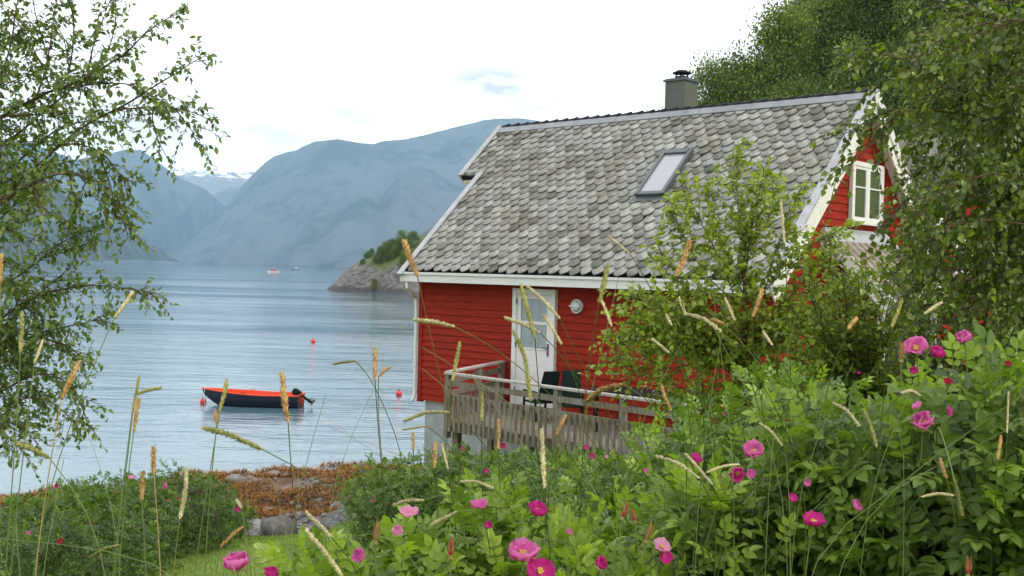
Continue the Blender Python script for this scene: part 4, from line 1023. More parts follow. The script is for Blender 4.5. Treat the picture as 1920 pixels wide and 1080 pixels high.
bush_at('dark leafy rose bush in the lower right corner of the thicket', 1720, 905, 2.9, .55, .45, .092, 0, .11, tone=.72,
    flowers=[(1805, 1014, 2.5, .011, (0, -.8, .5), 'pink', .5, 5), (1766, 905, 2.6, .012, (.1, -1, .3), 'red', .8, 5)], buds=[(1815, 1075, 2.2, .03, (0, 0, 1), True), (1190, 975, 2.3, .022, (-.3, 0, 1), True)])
bush_at('tall rose bush at the right edge with a large pink flower facing down', 1865, 640, 2.6, .42, .42, .083, 0, .112, zlow_px=1000, tone=.85,
    flowers=[(1808, 637, 2.3, .021, (-.6, -.6, .5), 'pink', 1.15, 6), (1718, 656, 2.35, .028, (-.4, -.9, .4), 'pink', .6, 6), (1752, 666, 2.35, .022, (.4, -.8, .5), 'magenta', .8, 7), (1730, 792, 2.3, .028, (-.1, -1, -.35), 'pink', .95, 7), (1724, 762, 2.3, .015, (-.9, -.5, .3), 'pink', .5, 3), (1776, 770, 2.3, .015, (.9, -.5, .3), 'magenta', .5, 3),
             (1712, 696, 2.35, .012, (0, -.9, .2), 'magenta', .8, 5), (1776, 718, 2.4, .013, (0, -.9, .2), 'red', .8, 5), (1890, 684, 2.4, .010, (0, -.9, .2), 'red', .8, 5)],
    buds=[(1690, 672, 2.3, .03, (0, 0, 1), False)])
bush_at('rose bush rising behind the dark one, bright green with few flowers', 1560, 700, 4.3, .78, .55, .105, 1, .12, zlow_px=1010,
    flowers=[(1775, 812, 3.7, .012, (0, -1, .2), 'magenta', .8, 5), (1640, 760, 3.6, .010, (0, -1, .2), 'red', .9, 5), (1610, 700, 3.8, .008, (0, -1, .2), 'magenta', .9, 5)])
bush_at('rose bush in mid thicket below the young birch with small magenta flowers', 1425, 762, 5.6, .52, .5, .11, 1, .12, zlow_px=960,
    flowers=[(1365, 789, 5.0, .022, (0, -.8, .5), 'magenta', .7, 7), (1357, 778, 5.0, .014, (-.4, -.8, .5), 'pink', .7, 6), (1372, 804, 5.0, .014, (.4, -.8, .2), 'magenta', .8, 6), (1345, 795, 5.0, .010, (-.4, -.8, .2), 'red', .8, 6), (1354, 700, 5.2, .010, (0, -.8, .2), 'red', .8, 5)])
bush_at('rose bush filling the gap at the foot of the deck posts', 1210, 884, 4.2, .45, .4, .105, 1, .12, zlow_px=1010,
    flowers=[(1136, 858, 3.9, .010, (0, -.8, .4), 'pale', .7, 5), (1209, 884, 3.7, .012, (0, -.8, .5), 'pink', .7, 5), (1231, 905, 3.7, .010, (0, -.8, .5), 'pale', .7, 5)])
bush_at('rose bush between the deck bush and the big flowered bushes', 900, 960, 3.4, .5, .35, .105, 1, .12, zlow_px=1030, flowers=[(912, 886, 8.9, .03, (0, -1, .4), 'magenta', .7, 5)])
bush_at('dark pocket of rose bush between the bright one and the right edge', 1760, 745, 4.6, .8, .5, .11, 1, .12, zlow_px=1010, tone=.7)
# mid-distance bushes below the deck
def far_fl(lst, Y): return [(a, b, Y, r, (rg.normal(0, .3), -1, .5), kd, .6, 6) for (a, b, r, kd) in lst]
bush_at('rounded rose bush under the left corner of the deck', 850, 848, 15.2, 1.15, 1.0, .17, 2, .13, zlow_px=1000, flowers=far_fl([(867, 842, .035, 'magenta'), (813, 856, .03, 'pink'), (912, 892, .04, 'magenta')], 14.3))
bush_at('rose bush in front of the deck balusters with three magenta flowers', 1040, 842, 14.0, 1.25, 1.0, .17, 2, .13, zlow_px=1000, flowers=far_fl([(945, 836, .045, 'magenta'), (1097, 840, .045, 'magenta'), (1110, 856, .045, 'magenta'), (1030, 882, .035, 'pale'), (1068, 867, .04, 'magenta')], 13.1))
bush_at('small airy rose bush at the left end of the hedge, against the water', 716, 862, 17.0, .48, .5, .17, 2, .13, zlow_px=960, flowers=far_fl([(738, 882, .045, 'magenta'), (672, 918, .045, 'magenta')], 16.5))
bush_at('leafy rose bush running along the hedge towards the seaweed shore', 775, 885, 14.5, 1.0, .8, .17, 2, .13, zlow_px=1010, flowers=far_fl([(700, 940, .03, 'magenta')], 13.8))
bush_at('hedge rose bush at the foot of the railing, partly hidden by tall grass', 1180, 865, 11.0, 1.2, .8, .17, 2, .13, zlow_px=1000)
# the big bush group on the lawn at the left
bush_at('broad rose bush on the left of the lawn, lowest and nearest to the edge', 40, 950, 13.0, 1.5, 1.3, .17, 2, .13, zlow_px=1150, tone=.85, flowers=far_fl([(115, 1016, .045, 'red'), (52, 1000, .03, 'pink')], 11.9))
bush_at('rose bush at the left with pink flowers on its rounded shoulder', 150, 915, 15.3, 1.2, 1.1, .17, 2, .13, zlow_px=1150, tone=.85, flowers=far_fl([(100, 938, .05, 'pink'), (108, 910, .04, 'magenta'), (175, 983, .06, 'red'), (116, 1015, .04, 'pink')], 14.1))
bush_at('tallest rose bush on the lawn with a pale flower near its top', 275, 884, 17.3, 1.25, 1.0, .17, 2, .13, zlow_px=1150, tone=.85, flowers=far_fl([(246, 897, .055, 'pale'), (312, 912, .055, 'pink'), (244, 1013, .055, 'magenta'), (266, 990, .045, 'pink'), (316, 941, .04, 'pink'), (333, 938, .05, 'red')], 16.2))
bush_at('rose bush at the right end of the lawn group beside the seaweed', 335, 906, 18.6, .85, .9, .17, 2, .13, zlow_px=1100, tone=.85, flowers=far_fl([(373, 922, .055, 'magenta'), (408, 972, .055, 'magenta'), (414, 998, .05, 'magenta'), (402, 1040, .055, 'magenta'), (371, 1028, .04, 'pink'), (445, 956, .055, 'magenta')], 18.0))
bush_at('low rose bush at the tip of the lawn group pointing at the shore rocks', 425, 945, 19.8, .45, .5, .17, 2, .13, zlow_px=1050)
# ---------------------------------------------------------------- trees and shrubs with real branches
def tree(name, label, cat, base, paths, leaf_tp, leaf_size, leaf_mat, twigs=7, twig_len=.32, leaves=7, droop=.25, radius=.03, trunk=None, wood='bark', group=None, bend=1., spread=1., min_rnd=0.):
    """paths: limbs as lists of (px, py, Y) points or world points; each carries side twigs, each twig a row of leaves"""
    base = np.asarray(base, float); root = empty(name, base, 0, label, cat, group)
    mt = MB(); mb = MB(); P_, D_, N_, R_ = [], [], [], []
    if trunk is not None:
        tp = [np.asarray(p, float) - base for p in trunk[0]]; mt.tube(tp, trunk[1], 10); mt.build('trunk', M[wood], root, smooth=True)
    for path in paths:
        dens = 1.
        if isinstance(path, tuple): path, dens = path
        pts = np.array([p if isinstance(p, np.ndarray) else at(*p) for p in path]) - base
        s = np.concatenate([[0], np.cumsum(np.linalg.norm(np.diff(pts, axis=0), axis=1))]); L_ = s[-1]
        k = max(6, int(L_ / .10)); uu = np.linspace(0, L_, k)
        q = np.stack([np.interp(uu, s, pts[:, i]) for i in range(3)], 1)
        for _ in range(3): q[1:-1] = (q[:-2] + q[1:-1] * 2 + q[2:]) / 4
        q[1:] += np.cumsum(rg.normal(0, .006, (k - 1, 3)), axis=0)
        rad = radius * (L_ / 2.0) ** .7 * (1 - .9 * uu / L_) * .45 + .0018
        mb.tube(q, rad, 6, False)
        ntw = int(L_ * twigs * dens)
        for j in range(ntw):
            f = (j + rg.random()) / ntw; f = f ** .85
            if trunk is not None and f < .12: continue
            x = f * (k - 1); i0 = min(int(x), k - 2); p0 = q[i0] + (q[i0 + 1] - q[i0]) * (x - i0)
            d = norm(q[i0 + 1] - q[i0]); v = norm(d * .75 * bend + rvec(1)[0] * .85 * spread + np.array([0, 0, .1])); tl = twig_len * (.5 + rg.random()) * (1 - .45 * f)
            t = np.linspace(0, 1, 5)[:, None]; tw = p0 + v * tl * t + np.array([0, 0, -droop]) * tl * t ** 2
            mb.tube(tw, [.0028, .0024, .002, .0015, .001], 3, False)
            nl = max(3, int(leaves * tl / twig_len * 1.2))
            for m_ in range(nl):
                g = (m_ + .6 + .5 * rg.random()) / (nl + .5); xx = min(g, 1) * 4; i1 = min(int(xx), 3); pp_ = tw[i1] + (tw[i1 + 1] - tw[i1]) * (xx - i1)
                P_.append(pp_); td = norm(tw[i1 + 1] - tw[i1]); sd = norm(np.cross(td, rvec(1)[0])); D_.append(td * .6 + sd * .9 + np.array([0, 0, -droop * .8])); R_.append(.25 * rg.random() + .55 * rg.random() + .2 * g)
    mb.build('branches', M['twig'], root)
    n = len(P_); P_, D_ = np.array(P_), np.array(D_); N_ = np.array([0, 0, 1.]) * .8 + rvec(n) * .75 + np.array([0, -.25, 0])
    scatter('foliage', leaf_tp, P_, D_, N_, leaf_size * (.65 + .6 * rg.random(n)), leaf_mat, root, np.clip(np.array(R_) + min_rnd, 0, 1))
    return root
def gbase(px, Y, dz=0):
    p = at(px, 600, Y); return np.array([p[0], p[1], float(ground(p[0], p[1])[0]) + dz])
# left tree, its trunk just outside the frame
Yl = 7.4; bl = gbase(-150, Yl, -.1)
tl_ = [bl, at(-140, 900, Yl), at(-110, 600, Yl), at(-80, 300, Yl), at(-60, 0, Yl), at(-50, -200, Yl)]
def j(px, py, Y=Yl): return (px, py, Y)
L = [
 [j(-60, 430), j(40, 330, 7.3), j(110, 270, 7.2), j(150, 235, 7.1), j(215, 207, 7.0), j(300, 200, 6.9), j(360, 215, 6.9), j(398, 237, 6.9)],
 [j(215, 207, 7.0), j(262, 180, 6.9), j(300, 150, 6.9), j(345, 120, 6.8), j(388, 103, 6.8)],
 [j(290, 200, 6.9), j(272, 230, 6.9), j(290, 262, 6.9), j(306, 285, 6.9)], [j(330, 205, 6.9), j(358, 240, 6.9), j(368, 276, 6.9)],
 [j(-50, 250), j(60, 180), j(140, 150, 7.2), j(210, 112, 7.1), j(240, 88, 7.1), j(262, 60, 7.0), j(300, 30, 7.0), j(355, 8, 7.0)],
 [j(60, 180), j(140, 165, 7.3), j(220, 150, 7.2), j(275, 160, 7.1), j(310, 195, 7.1)],
 [j(-60, 300), j(40, 240), j(100, 190, 7.6), j(160, 150, 7.6), j(185, 120, 7.6), j(220, 60, 7.6), j(215, 10, 7.6)],
 [j(-60, 420), j(60, 340, 7.0), j(130, 330, 6.9), j(180, 332, 6.9), j(205, 360, 6.8), j(225, 400, 6.8), j(238, 445, 6.8)],
 [j(120, 270, 7.1), j(180, 270, 7.0), j(212, 295, 7.0), j(228, 330, 6.9), j(238, 372, 6.9)],
 [j(190, 300, 7.0), j(205, 345, 7.0), j(212, 390, 6.9), j(232, 425, 6.9)],
 [j(60, 340, 7.0), j(80, 400, 6.9), j(110, 420, 6.9), j(145, 425, 6.9)], [j(130, 332, 6.9), j(140, 380, 6.9), j(150, 400, 6.8)], [j(160, 332, 6.9), j(158, 360, 6.9), j(152, 385, 6.9)],
 [j(-60, 560), j(30, 520), j(75, 485, 7.2), j(110, 450, 7.1), j(150, 428, 7.0), j(180, 424, 7.0)],
 [j(75, 485, 7.2), j(120, 480, 7.1), j(150, 470, 7.1), j(180, 458, 7.1)],
 [j(-60, 640), j(40, 570), j(110, 545, 7.2), j(170, 535, 7.1), j(230, 545, 7.1), j(284, 556, 7.0)],
 [j(-60, 690), j(60, 630), j(120, 600, 7.2), j(170, 610, 7.1), j(192, 580, 7.1)], [j(60, 630), j(120, 640, 7.2), j(160, 665, 7.1), j(170, 690, 7.1)],
 [j(-60, 760), j(50, 700), j(110, 690, 7.2), j(145, 720, 7.2), j(160, 760, 7.1), j(168, 808, 7.1)], [j(-60, 800), j(40, 740), j(90, 750, 7.2), j(130, 775, 7.1), j(152, 800, 7.1)],
 [j(-60, 830), j(0, 790), j(40, 790, 7.2), j(65, 815, 7.1), j(75, 840, 7.1)], [j(-60, 720), j(0, 690), j(50, 660), j(90, 650, 7.2)],
 [j(-60, 700), j(10, 600), j(60, 560), j(110, 520, 7.2), j(130, 500, 7.2)],
 [j(-60, 330), j(-20, 200), j(20, 100), j(33, 0), j(36, -60)], [j(60, 200), j(92, 100), j(104, 0), j(108, -50)], [j(90, 110, 7.5), j(66, 40, 7.5), j(60, -20, 7.5)], [j(92, 160, 7.5), j(66, 60, 7.5), j(20, 20, 7.5), j(0, 10, 7.5)],
 [j(160, 160, 7.3), j(168, 90, 7.3), j(190, 40, 7.3), j(205, -10, 7.3)], [j(100, 190), j(130, 140), j(140, 80), j(150, 20), j(135, -30)], [j(130, 130, 7.4), j(125, 70, 7.4), j(100, 30, 7.4)],
 [j(-40, 350, 7.7), j(40, 300, 7.7), j(100, 240, 7.7), j(170, 220, 7.6), j(240, 235, 7.5)],
]
for (x0, y0, x1, y1) in ((-60, 250, 60, 200), (-60, 300, 100, 260), (-60, 350, 80, 380), (-60, 420, 60, 450), (-60, 460, 70, 400), (-60, 480, 90, 330), (-60, 520, 60, 600), (-60, 600, 60, 690), (-60, 640, 80, 730), (-60, 750, 40, 850), (-60, 200, 90, 130), (-60, 120, 40, 60), (-60, 80, 30, 150), (-60, 550, 100, 570), (-60, 640, 110, 620), (-60, 380, 130, 300), (-60, 240, 130, 210), (-60, 580, 40, 540), (-60, 700, 60, 780), (-60, 480, 10, 500), (-60, 340, 20, 270), (-60, 670, 20, 630)):
    y_ = 6.9 + rg.random() * .9; L.append([j(x0, y0, y_ + .3), j((x0 + x1) / 2, (y0 + y1) / 2 - 15, y_ + .1), j(x1, y1, y_)])
tree('leafy_tree', 'leafy broadleaf tree reaching in from the left edge over the water', 'tree', bl, L, TP_OVAL, .045, M['willow_leaf'], twigs=33, twig_len=.24, leaves=9, droop=.30, radius=.022, trunk=(tl_, [.16, .14, .12, .09, .06, .03]))
# big birch at the right edge
Yr = 6.6; br = gbase(2080, Yr, -.1)
tr_ = [br, at(2070, 700, Yr), at(2050, 350, Yr), at(2030, 0, Yr), at(2010, -300, Yr)]
R = [
 [j(2040, 220, 6.6), j(1900, 190, 6.5), j(1800, 165, 6.4), j(1720, 120, 6.3), j(1650, 112, 6.3), j(1596, 100, 6.3)],
 [j(1900, 190, 6.5), j(1810, 140, 6.4), j(1750, 135, 6.4), j(1680, 150, 6.4), j(1640, 165, 6.4)],
 [j(2040, 260, 6.5), j(1900, 230, 6.3), j(1780, 210, 6.2), j(1690, 205, 6.1), j(1630, 225, 6.1), j(1600, 250, 6.1), j(1578, 262, 6.1)],
 ([j(1690, 205, 6.1), j(1630, 262, 6.1), j(1590, 320, 6.1), j(1553, 345, 6.1)], .5),
 [j(2040, 360, 6.4), j(1900, 330, 6.3), j(1800, 330, 6.2), j(1730, 345, 6.2), j(1690, 380, 6.1), j(1665, 420, 6.1)],
 [j(2040, 60, 6.6), j(1900, 40, 6.6), j(1800, 30, 6.5), j(1730, 10, 6.5), j(1712, -20, 6.5)], [j(1900, 60, 6.5), j(1800, 75, 6.4), j(1740, 60, 6.4), j(1725, 90, 6.4)],
 [j(2040, 440, 6.5), j(1900, 400, 6.4), j(1800, 420, 6.3), j(1740, 440, 6.2), j(1700, 480, 6.2), j(1670, 520, 6.2)],
 [j(2040, 520, 6.5), j(1920, 505, 6.4), j(1820, 510, 6.3), j(1760, 500, 6.2), j(1720, 530, 6.2), j(1700, 560, 6.2)],
]
for i in range(78):
    x1 = 1670 + 290 * rg.random(); y1 = -20 + 600 * rg.random()
    if x1 < 1700 and (y1 < 90 or y1 > 480 or 215 < y1 < 440 or rg.random() < .45): continue
    y_ = 5.6 + rg.random() * 1.9; x0 = min(2040, x1 + 160 + 120 * rg.random()); R.append([j(x0, y1 - 50 + 60 * rg.random(), y_ + .1), j((x0 + x1) / 2, y1 - 35, y_), j(x1, y1 + 20, y_), j(x1 - 20, y1 + 70, y_)])
tree('birch_tree', 'large dense birch tree covering the right edge in front of the gable', 'tree', br, R, TP_BIRCH2, .041, M['birch_leaf'], twigs=37, twig_len=.27, leaves=10, droop=.6, radius=.016, trunk=(tr_, [.17, .15, .12, .09, .05]))
# young birch in front of the house
Ys = 8.6; bs = gbase(1390, Ys, -.1)
Sx = [
 [j(1392, 830, Ys), j(1396, 640, Ys), j(1398, 480, Ys), j(1385, 380, Ys), j(1380, 282, Ys)],
 [j(1396, 640, Ys), j(1370, 520, 8.5), j(1330, 430, 8.4), j(1295, 370, 8.4), j(1278, 345, 8.4)], [j(1398, 520, Ys), j(1410, 420, 8.5), j(1420, 360, 8.4), j(1428, 315, 8.4)],
 [j(1396, 640, Ys), j(1440, 540, 8.5), j(1462, 460, 8.5), j(1485, 400, 8.5), j(1500, 355, 8.5)], [j(1440, 540, 8.5), j(1490, 490, 8.4), j(1540, 450, 8.4), j(1580, 435, 8.4)],
 [j(1392, 700, Ys), j(1340, 600, 8.4), j(1290, 530, 8.3), j(1255, 490, 8.3), j(1240, 460, 8.3)], [j(1340, 600, 8.4), j(1280, 560, 8.3), j(1220, 560, 8.2), j(1175, 555, 8.2)],
 [j(1392, 720, Ys), j(1320, 660, 8.4), j(1260, 640, 8.3), j(1190, 640, 8.2), j(1135, 622, 8.2)], [j(1320, 680, 8.4), j(1260, 690, 8.3), j(1200, 700, 8.2), j(1145, 672, 8.2)],
 [j(1392, 740, Ys), j(1330, 740, 8.3), j(1270, 740, 8.2), j(1230, 760, 8.2)], [j(1396, 700, Ys), j(1460, 620, 8.5), j(1530, 580, 8.4), j(1590, 540, 8.4), j(1640, 520, 8.4)],
 [j(1396, 740, Ys), j(1470, 690, 8.5), j(1550, 660, 8.4), j(1620, 640, 8.4)], [j(1398, 560, Ys), j(1350, 470, 8.8), j(1330, 400, 8.8), j(1320, 350, 8.8)], [j(1398, 480, Ys), j(1440, 420, 8.8), j(1455, 370, 8.8), j(1448, 335, 8.8)],
 [j(1370, 560, 8.5), j(1320, 520, 8.4), j(1280, 430, 8.3), j(1265, 400, 8.3)], [j(1395, 600, 8.7), j(1430, 600, 8.6), j(1500, 540, 8.5), j(1530, 500, 8.5)], [j(1392, 660, Ys), j(1300, 600, 8.4), j(1240, 600, 8.3), j(1200, 590, 8.3)],
]
for i in range(26):
    x1 = 1170 + 430 * rg.random(); y1 = 540 + 210 * rg.random(); y_ = 8.1 + rg.random(); Sx.append([j(1392, y1 + 60, Ys), j((1392 + x1) / 2, y1 + 20, (Ys + y_) / 2), j(x1, y1, y_)])
tree('young_birch', 'slender young birch with yellow green leaves in front of the slate roof', 'tree', bs, Sx, TP_BIRCH, .056, M['shrub_leaf'], twigs=44, twig_len=.28, leaves=10, droop=.1, radius=.012, trunk=([bs, at(1391, 830, Ys), at(1395, 700, Ys), at(1398, 560, Ys), at(1396, 460, Ys)], [.030, .026, .022, .016, .010]), wood='twig')
Yw = 7.9; bw = gbase(1610, Yw, -.1)
W_ = []
for i in range(46):
    x1 = 1490 + 250 * rg.random(); y1 = 432 + 240 * rg.random() + max(0, (1560 - x1)) * .7; y_ = 7.4 + rg.random() * .9; W_.append([j(1600 + 20 * rg.random(), 800, Yw), j((1600 + x1) / 2, (760 + y1) / 2 + 20, (Yw + y_) / 2), j(x1, y1, y_)])
tree('sapling_clump', 'bushy sapling clump with small oval leaves in front of the porch', 'shrub', bw, W_, TP_BIRCH, .048, M['shrub_leaf'], twigs=20, twig_len=.25, leaves=9, droop=.15, radius=.010, min_rnd=-.12)
Yw2 = 7.3; bw2 = gbase(1800, Yw2, -.1); W2 = []
for i in range(30):
    x1 = 1660 + 270 * rg.random(); y1 = 560 + 130 * rg.random(); y_ = 6.9 + rg.random() * .7; W2.append([j(1790 + 20 * rg.random(), 800, Yw2), j((1795 + x1) / 2, (760 + y1) / 2 + 20, (Yw2 + y_) / 2), j(x1, y1, y_)])
tree('undergrowth_shrub', 'dark undergrowth shrub below the big birch, behind the tall rose bush', 'shrub', bw2, W2, TP_BIRCH, .046, M['birch_leaf'], twigs=18, twig_len=.25, leaves=9, droop=.2, radius=.010)
# ---------------------------------------------------------------- timothy grass: every flowering stalk its own thing
M['head_tan'] = mat_leaf('head_tan', [(0, (.22, .125, .045)), (.5, (.40, .245, .09)), (1, (.56, .39, .18))], .8, .15, .2)
M['head_green'] = mat_leaf('head_green', [(0, (.15, .17, .05)), (.5, (.28, .28, .09)), (.85, (.42, .38, .15)), (1, (.5, .30, .10))], .8, .15, .2)
M['head_pale'] = mat_leaf('head_pale', [(0, (.36, .29, .15)), (.5, (.52, .45, .27)), (1, (.66, .60, .42))], .8, .15, .2)
TP_SPK = (np.array([(0, -.28, 0), (0, .28, 0), (0, 0, .3), (0, 0, -.1), (1, 0, .12)], float), np.array([(0, 2, 4), (2, 1, 4), (1, 3, 4), (3, 0, 4)]), np.zeros((0, 4), int), np.zeros((5, 3)))
def curve_pts(P, n):
    P = np.array(P, float)
    s = np.concatenate([[0], np.cumsum(np.linalg.norm(np.diff(P, axis=0), axis=1))]); u = np.linspace(0, s[-1], n)
    q = np.stack([np.interp(u, s, P[:, i]) for i in range(3)], 1)
    for _ in range(max(2, n // 6)): q[1:-1] = (q[:-2] + q[1:-1] * 2 + q[2:]) / 4
    return q
def stalk(label, kind, tip, mid, base, stem, Y, wpx, stem_mat='green_stem'):
    """tip -> base is the seed head (pixels), stem the pixel points the culm passes through on its way down"""
    A = at(*tip, Y + .04); Mid = at(*mid, Y + .02) if mid else None; B = at(*base, Y)
    low = [at(x, y, Y + (.0 if x < 480 else .34) * (i + 1)) for i, (x, y) in enumerate(stem)]
    last = low[-1] if low else B; prev = (low[-2] if len(low) > 1 else B); d = norm(last - prev)
    gx_, gy_ = last[0] + d[0] * .25, last[1]; gy_ += .0 if stem[-1][0] < 480 else .5; foot = np.array([gx_, gy_, float(ground(gx_, gy_)[0]) - .02])
    root = empty('grass_stalk', foot, 0, label, 'grass stalk', 'tall timothy grass stalks'); foot0 = foot
    sp = curve_pts([B] + low + [last * .5 + foot * .5 + np.array([d[0] * .05, 0, 0]), foot], 26) - foot0
    m = MB(); m.tube(sp, np.linspace(.00085, .0016, len(sp)), 5, False); m.build('stem', M[stem_mat], root)
    hp = curve_pts([A] + ([Mid] if mid else []) + [B], 12) - foot0
    L_ = np.sum(np.linalg.norm(np.diff(hp, axis=0), axis=1)); r = wpx * (.84 if kind == 'pale' else .94) / 2 / F * Y
    t = np.linspace(0, 1, 12); prof = r * (.55 * np.clip(np.sin(pi * np.clip(t * .93 + .07, 0, 1)) * 1.6, .22, 1) + .05)
    m = MB(); m.tube(hp, prof * .62, 7, True); core = m.build('seed_head', M['head_' + kind], root, smooth=True)
    n = int(max(120, min(900, L_ / (r * .035)))); u = rg.random(n); xi = u * 11; i0 = np.minimum(xi.astype(int), 10); f = (xi - i0)[:, None]
    c = hp[i0] * (1 - f) + hp[i0 + 1] * f; T = norm(hp[i0] - hp[i0 + 1]); rr = np.interp(u, t, prof)
    a = norm(np.cross(T, np.array([.3, 1., .2]))); b = np.cross(T, a); an = rg.random(n) * 2 * pi
    rad = np.cos(an)[:, None] * a + np.sin(an)[:, None] * b
    scatter('spikelets', TP_SPK, c + rad * rr[:, None] * .45, T * .85 + rad * .75, rad, r * (.45 + .7 * rg.random(n) ** 1.5), M['head_' + kind], core, smooth=False)
    return root
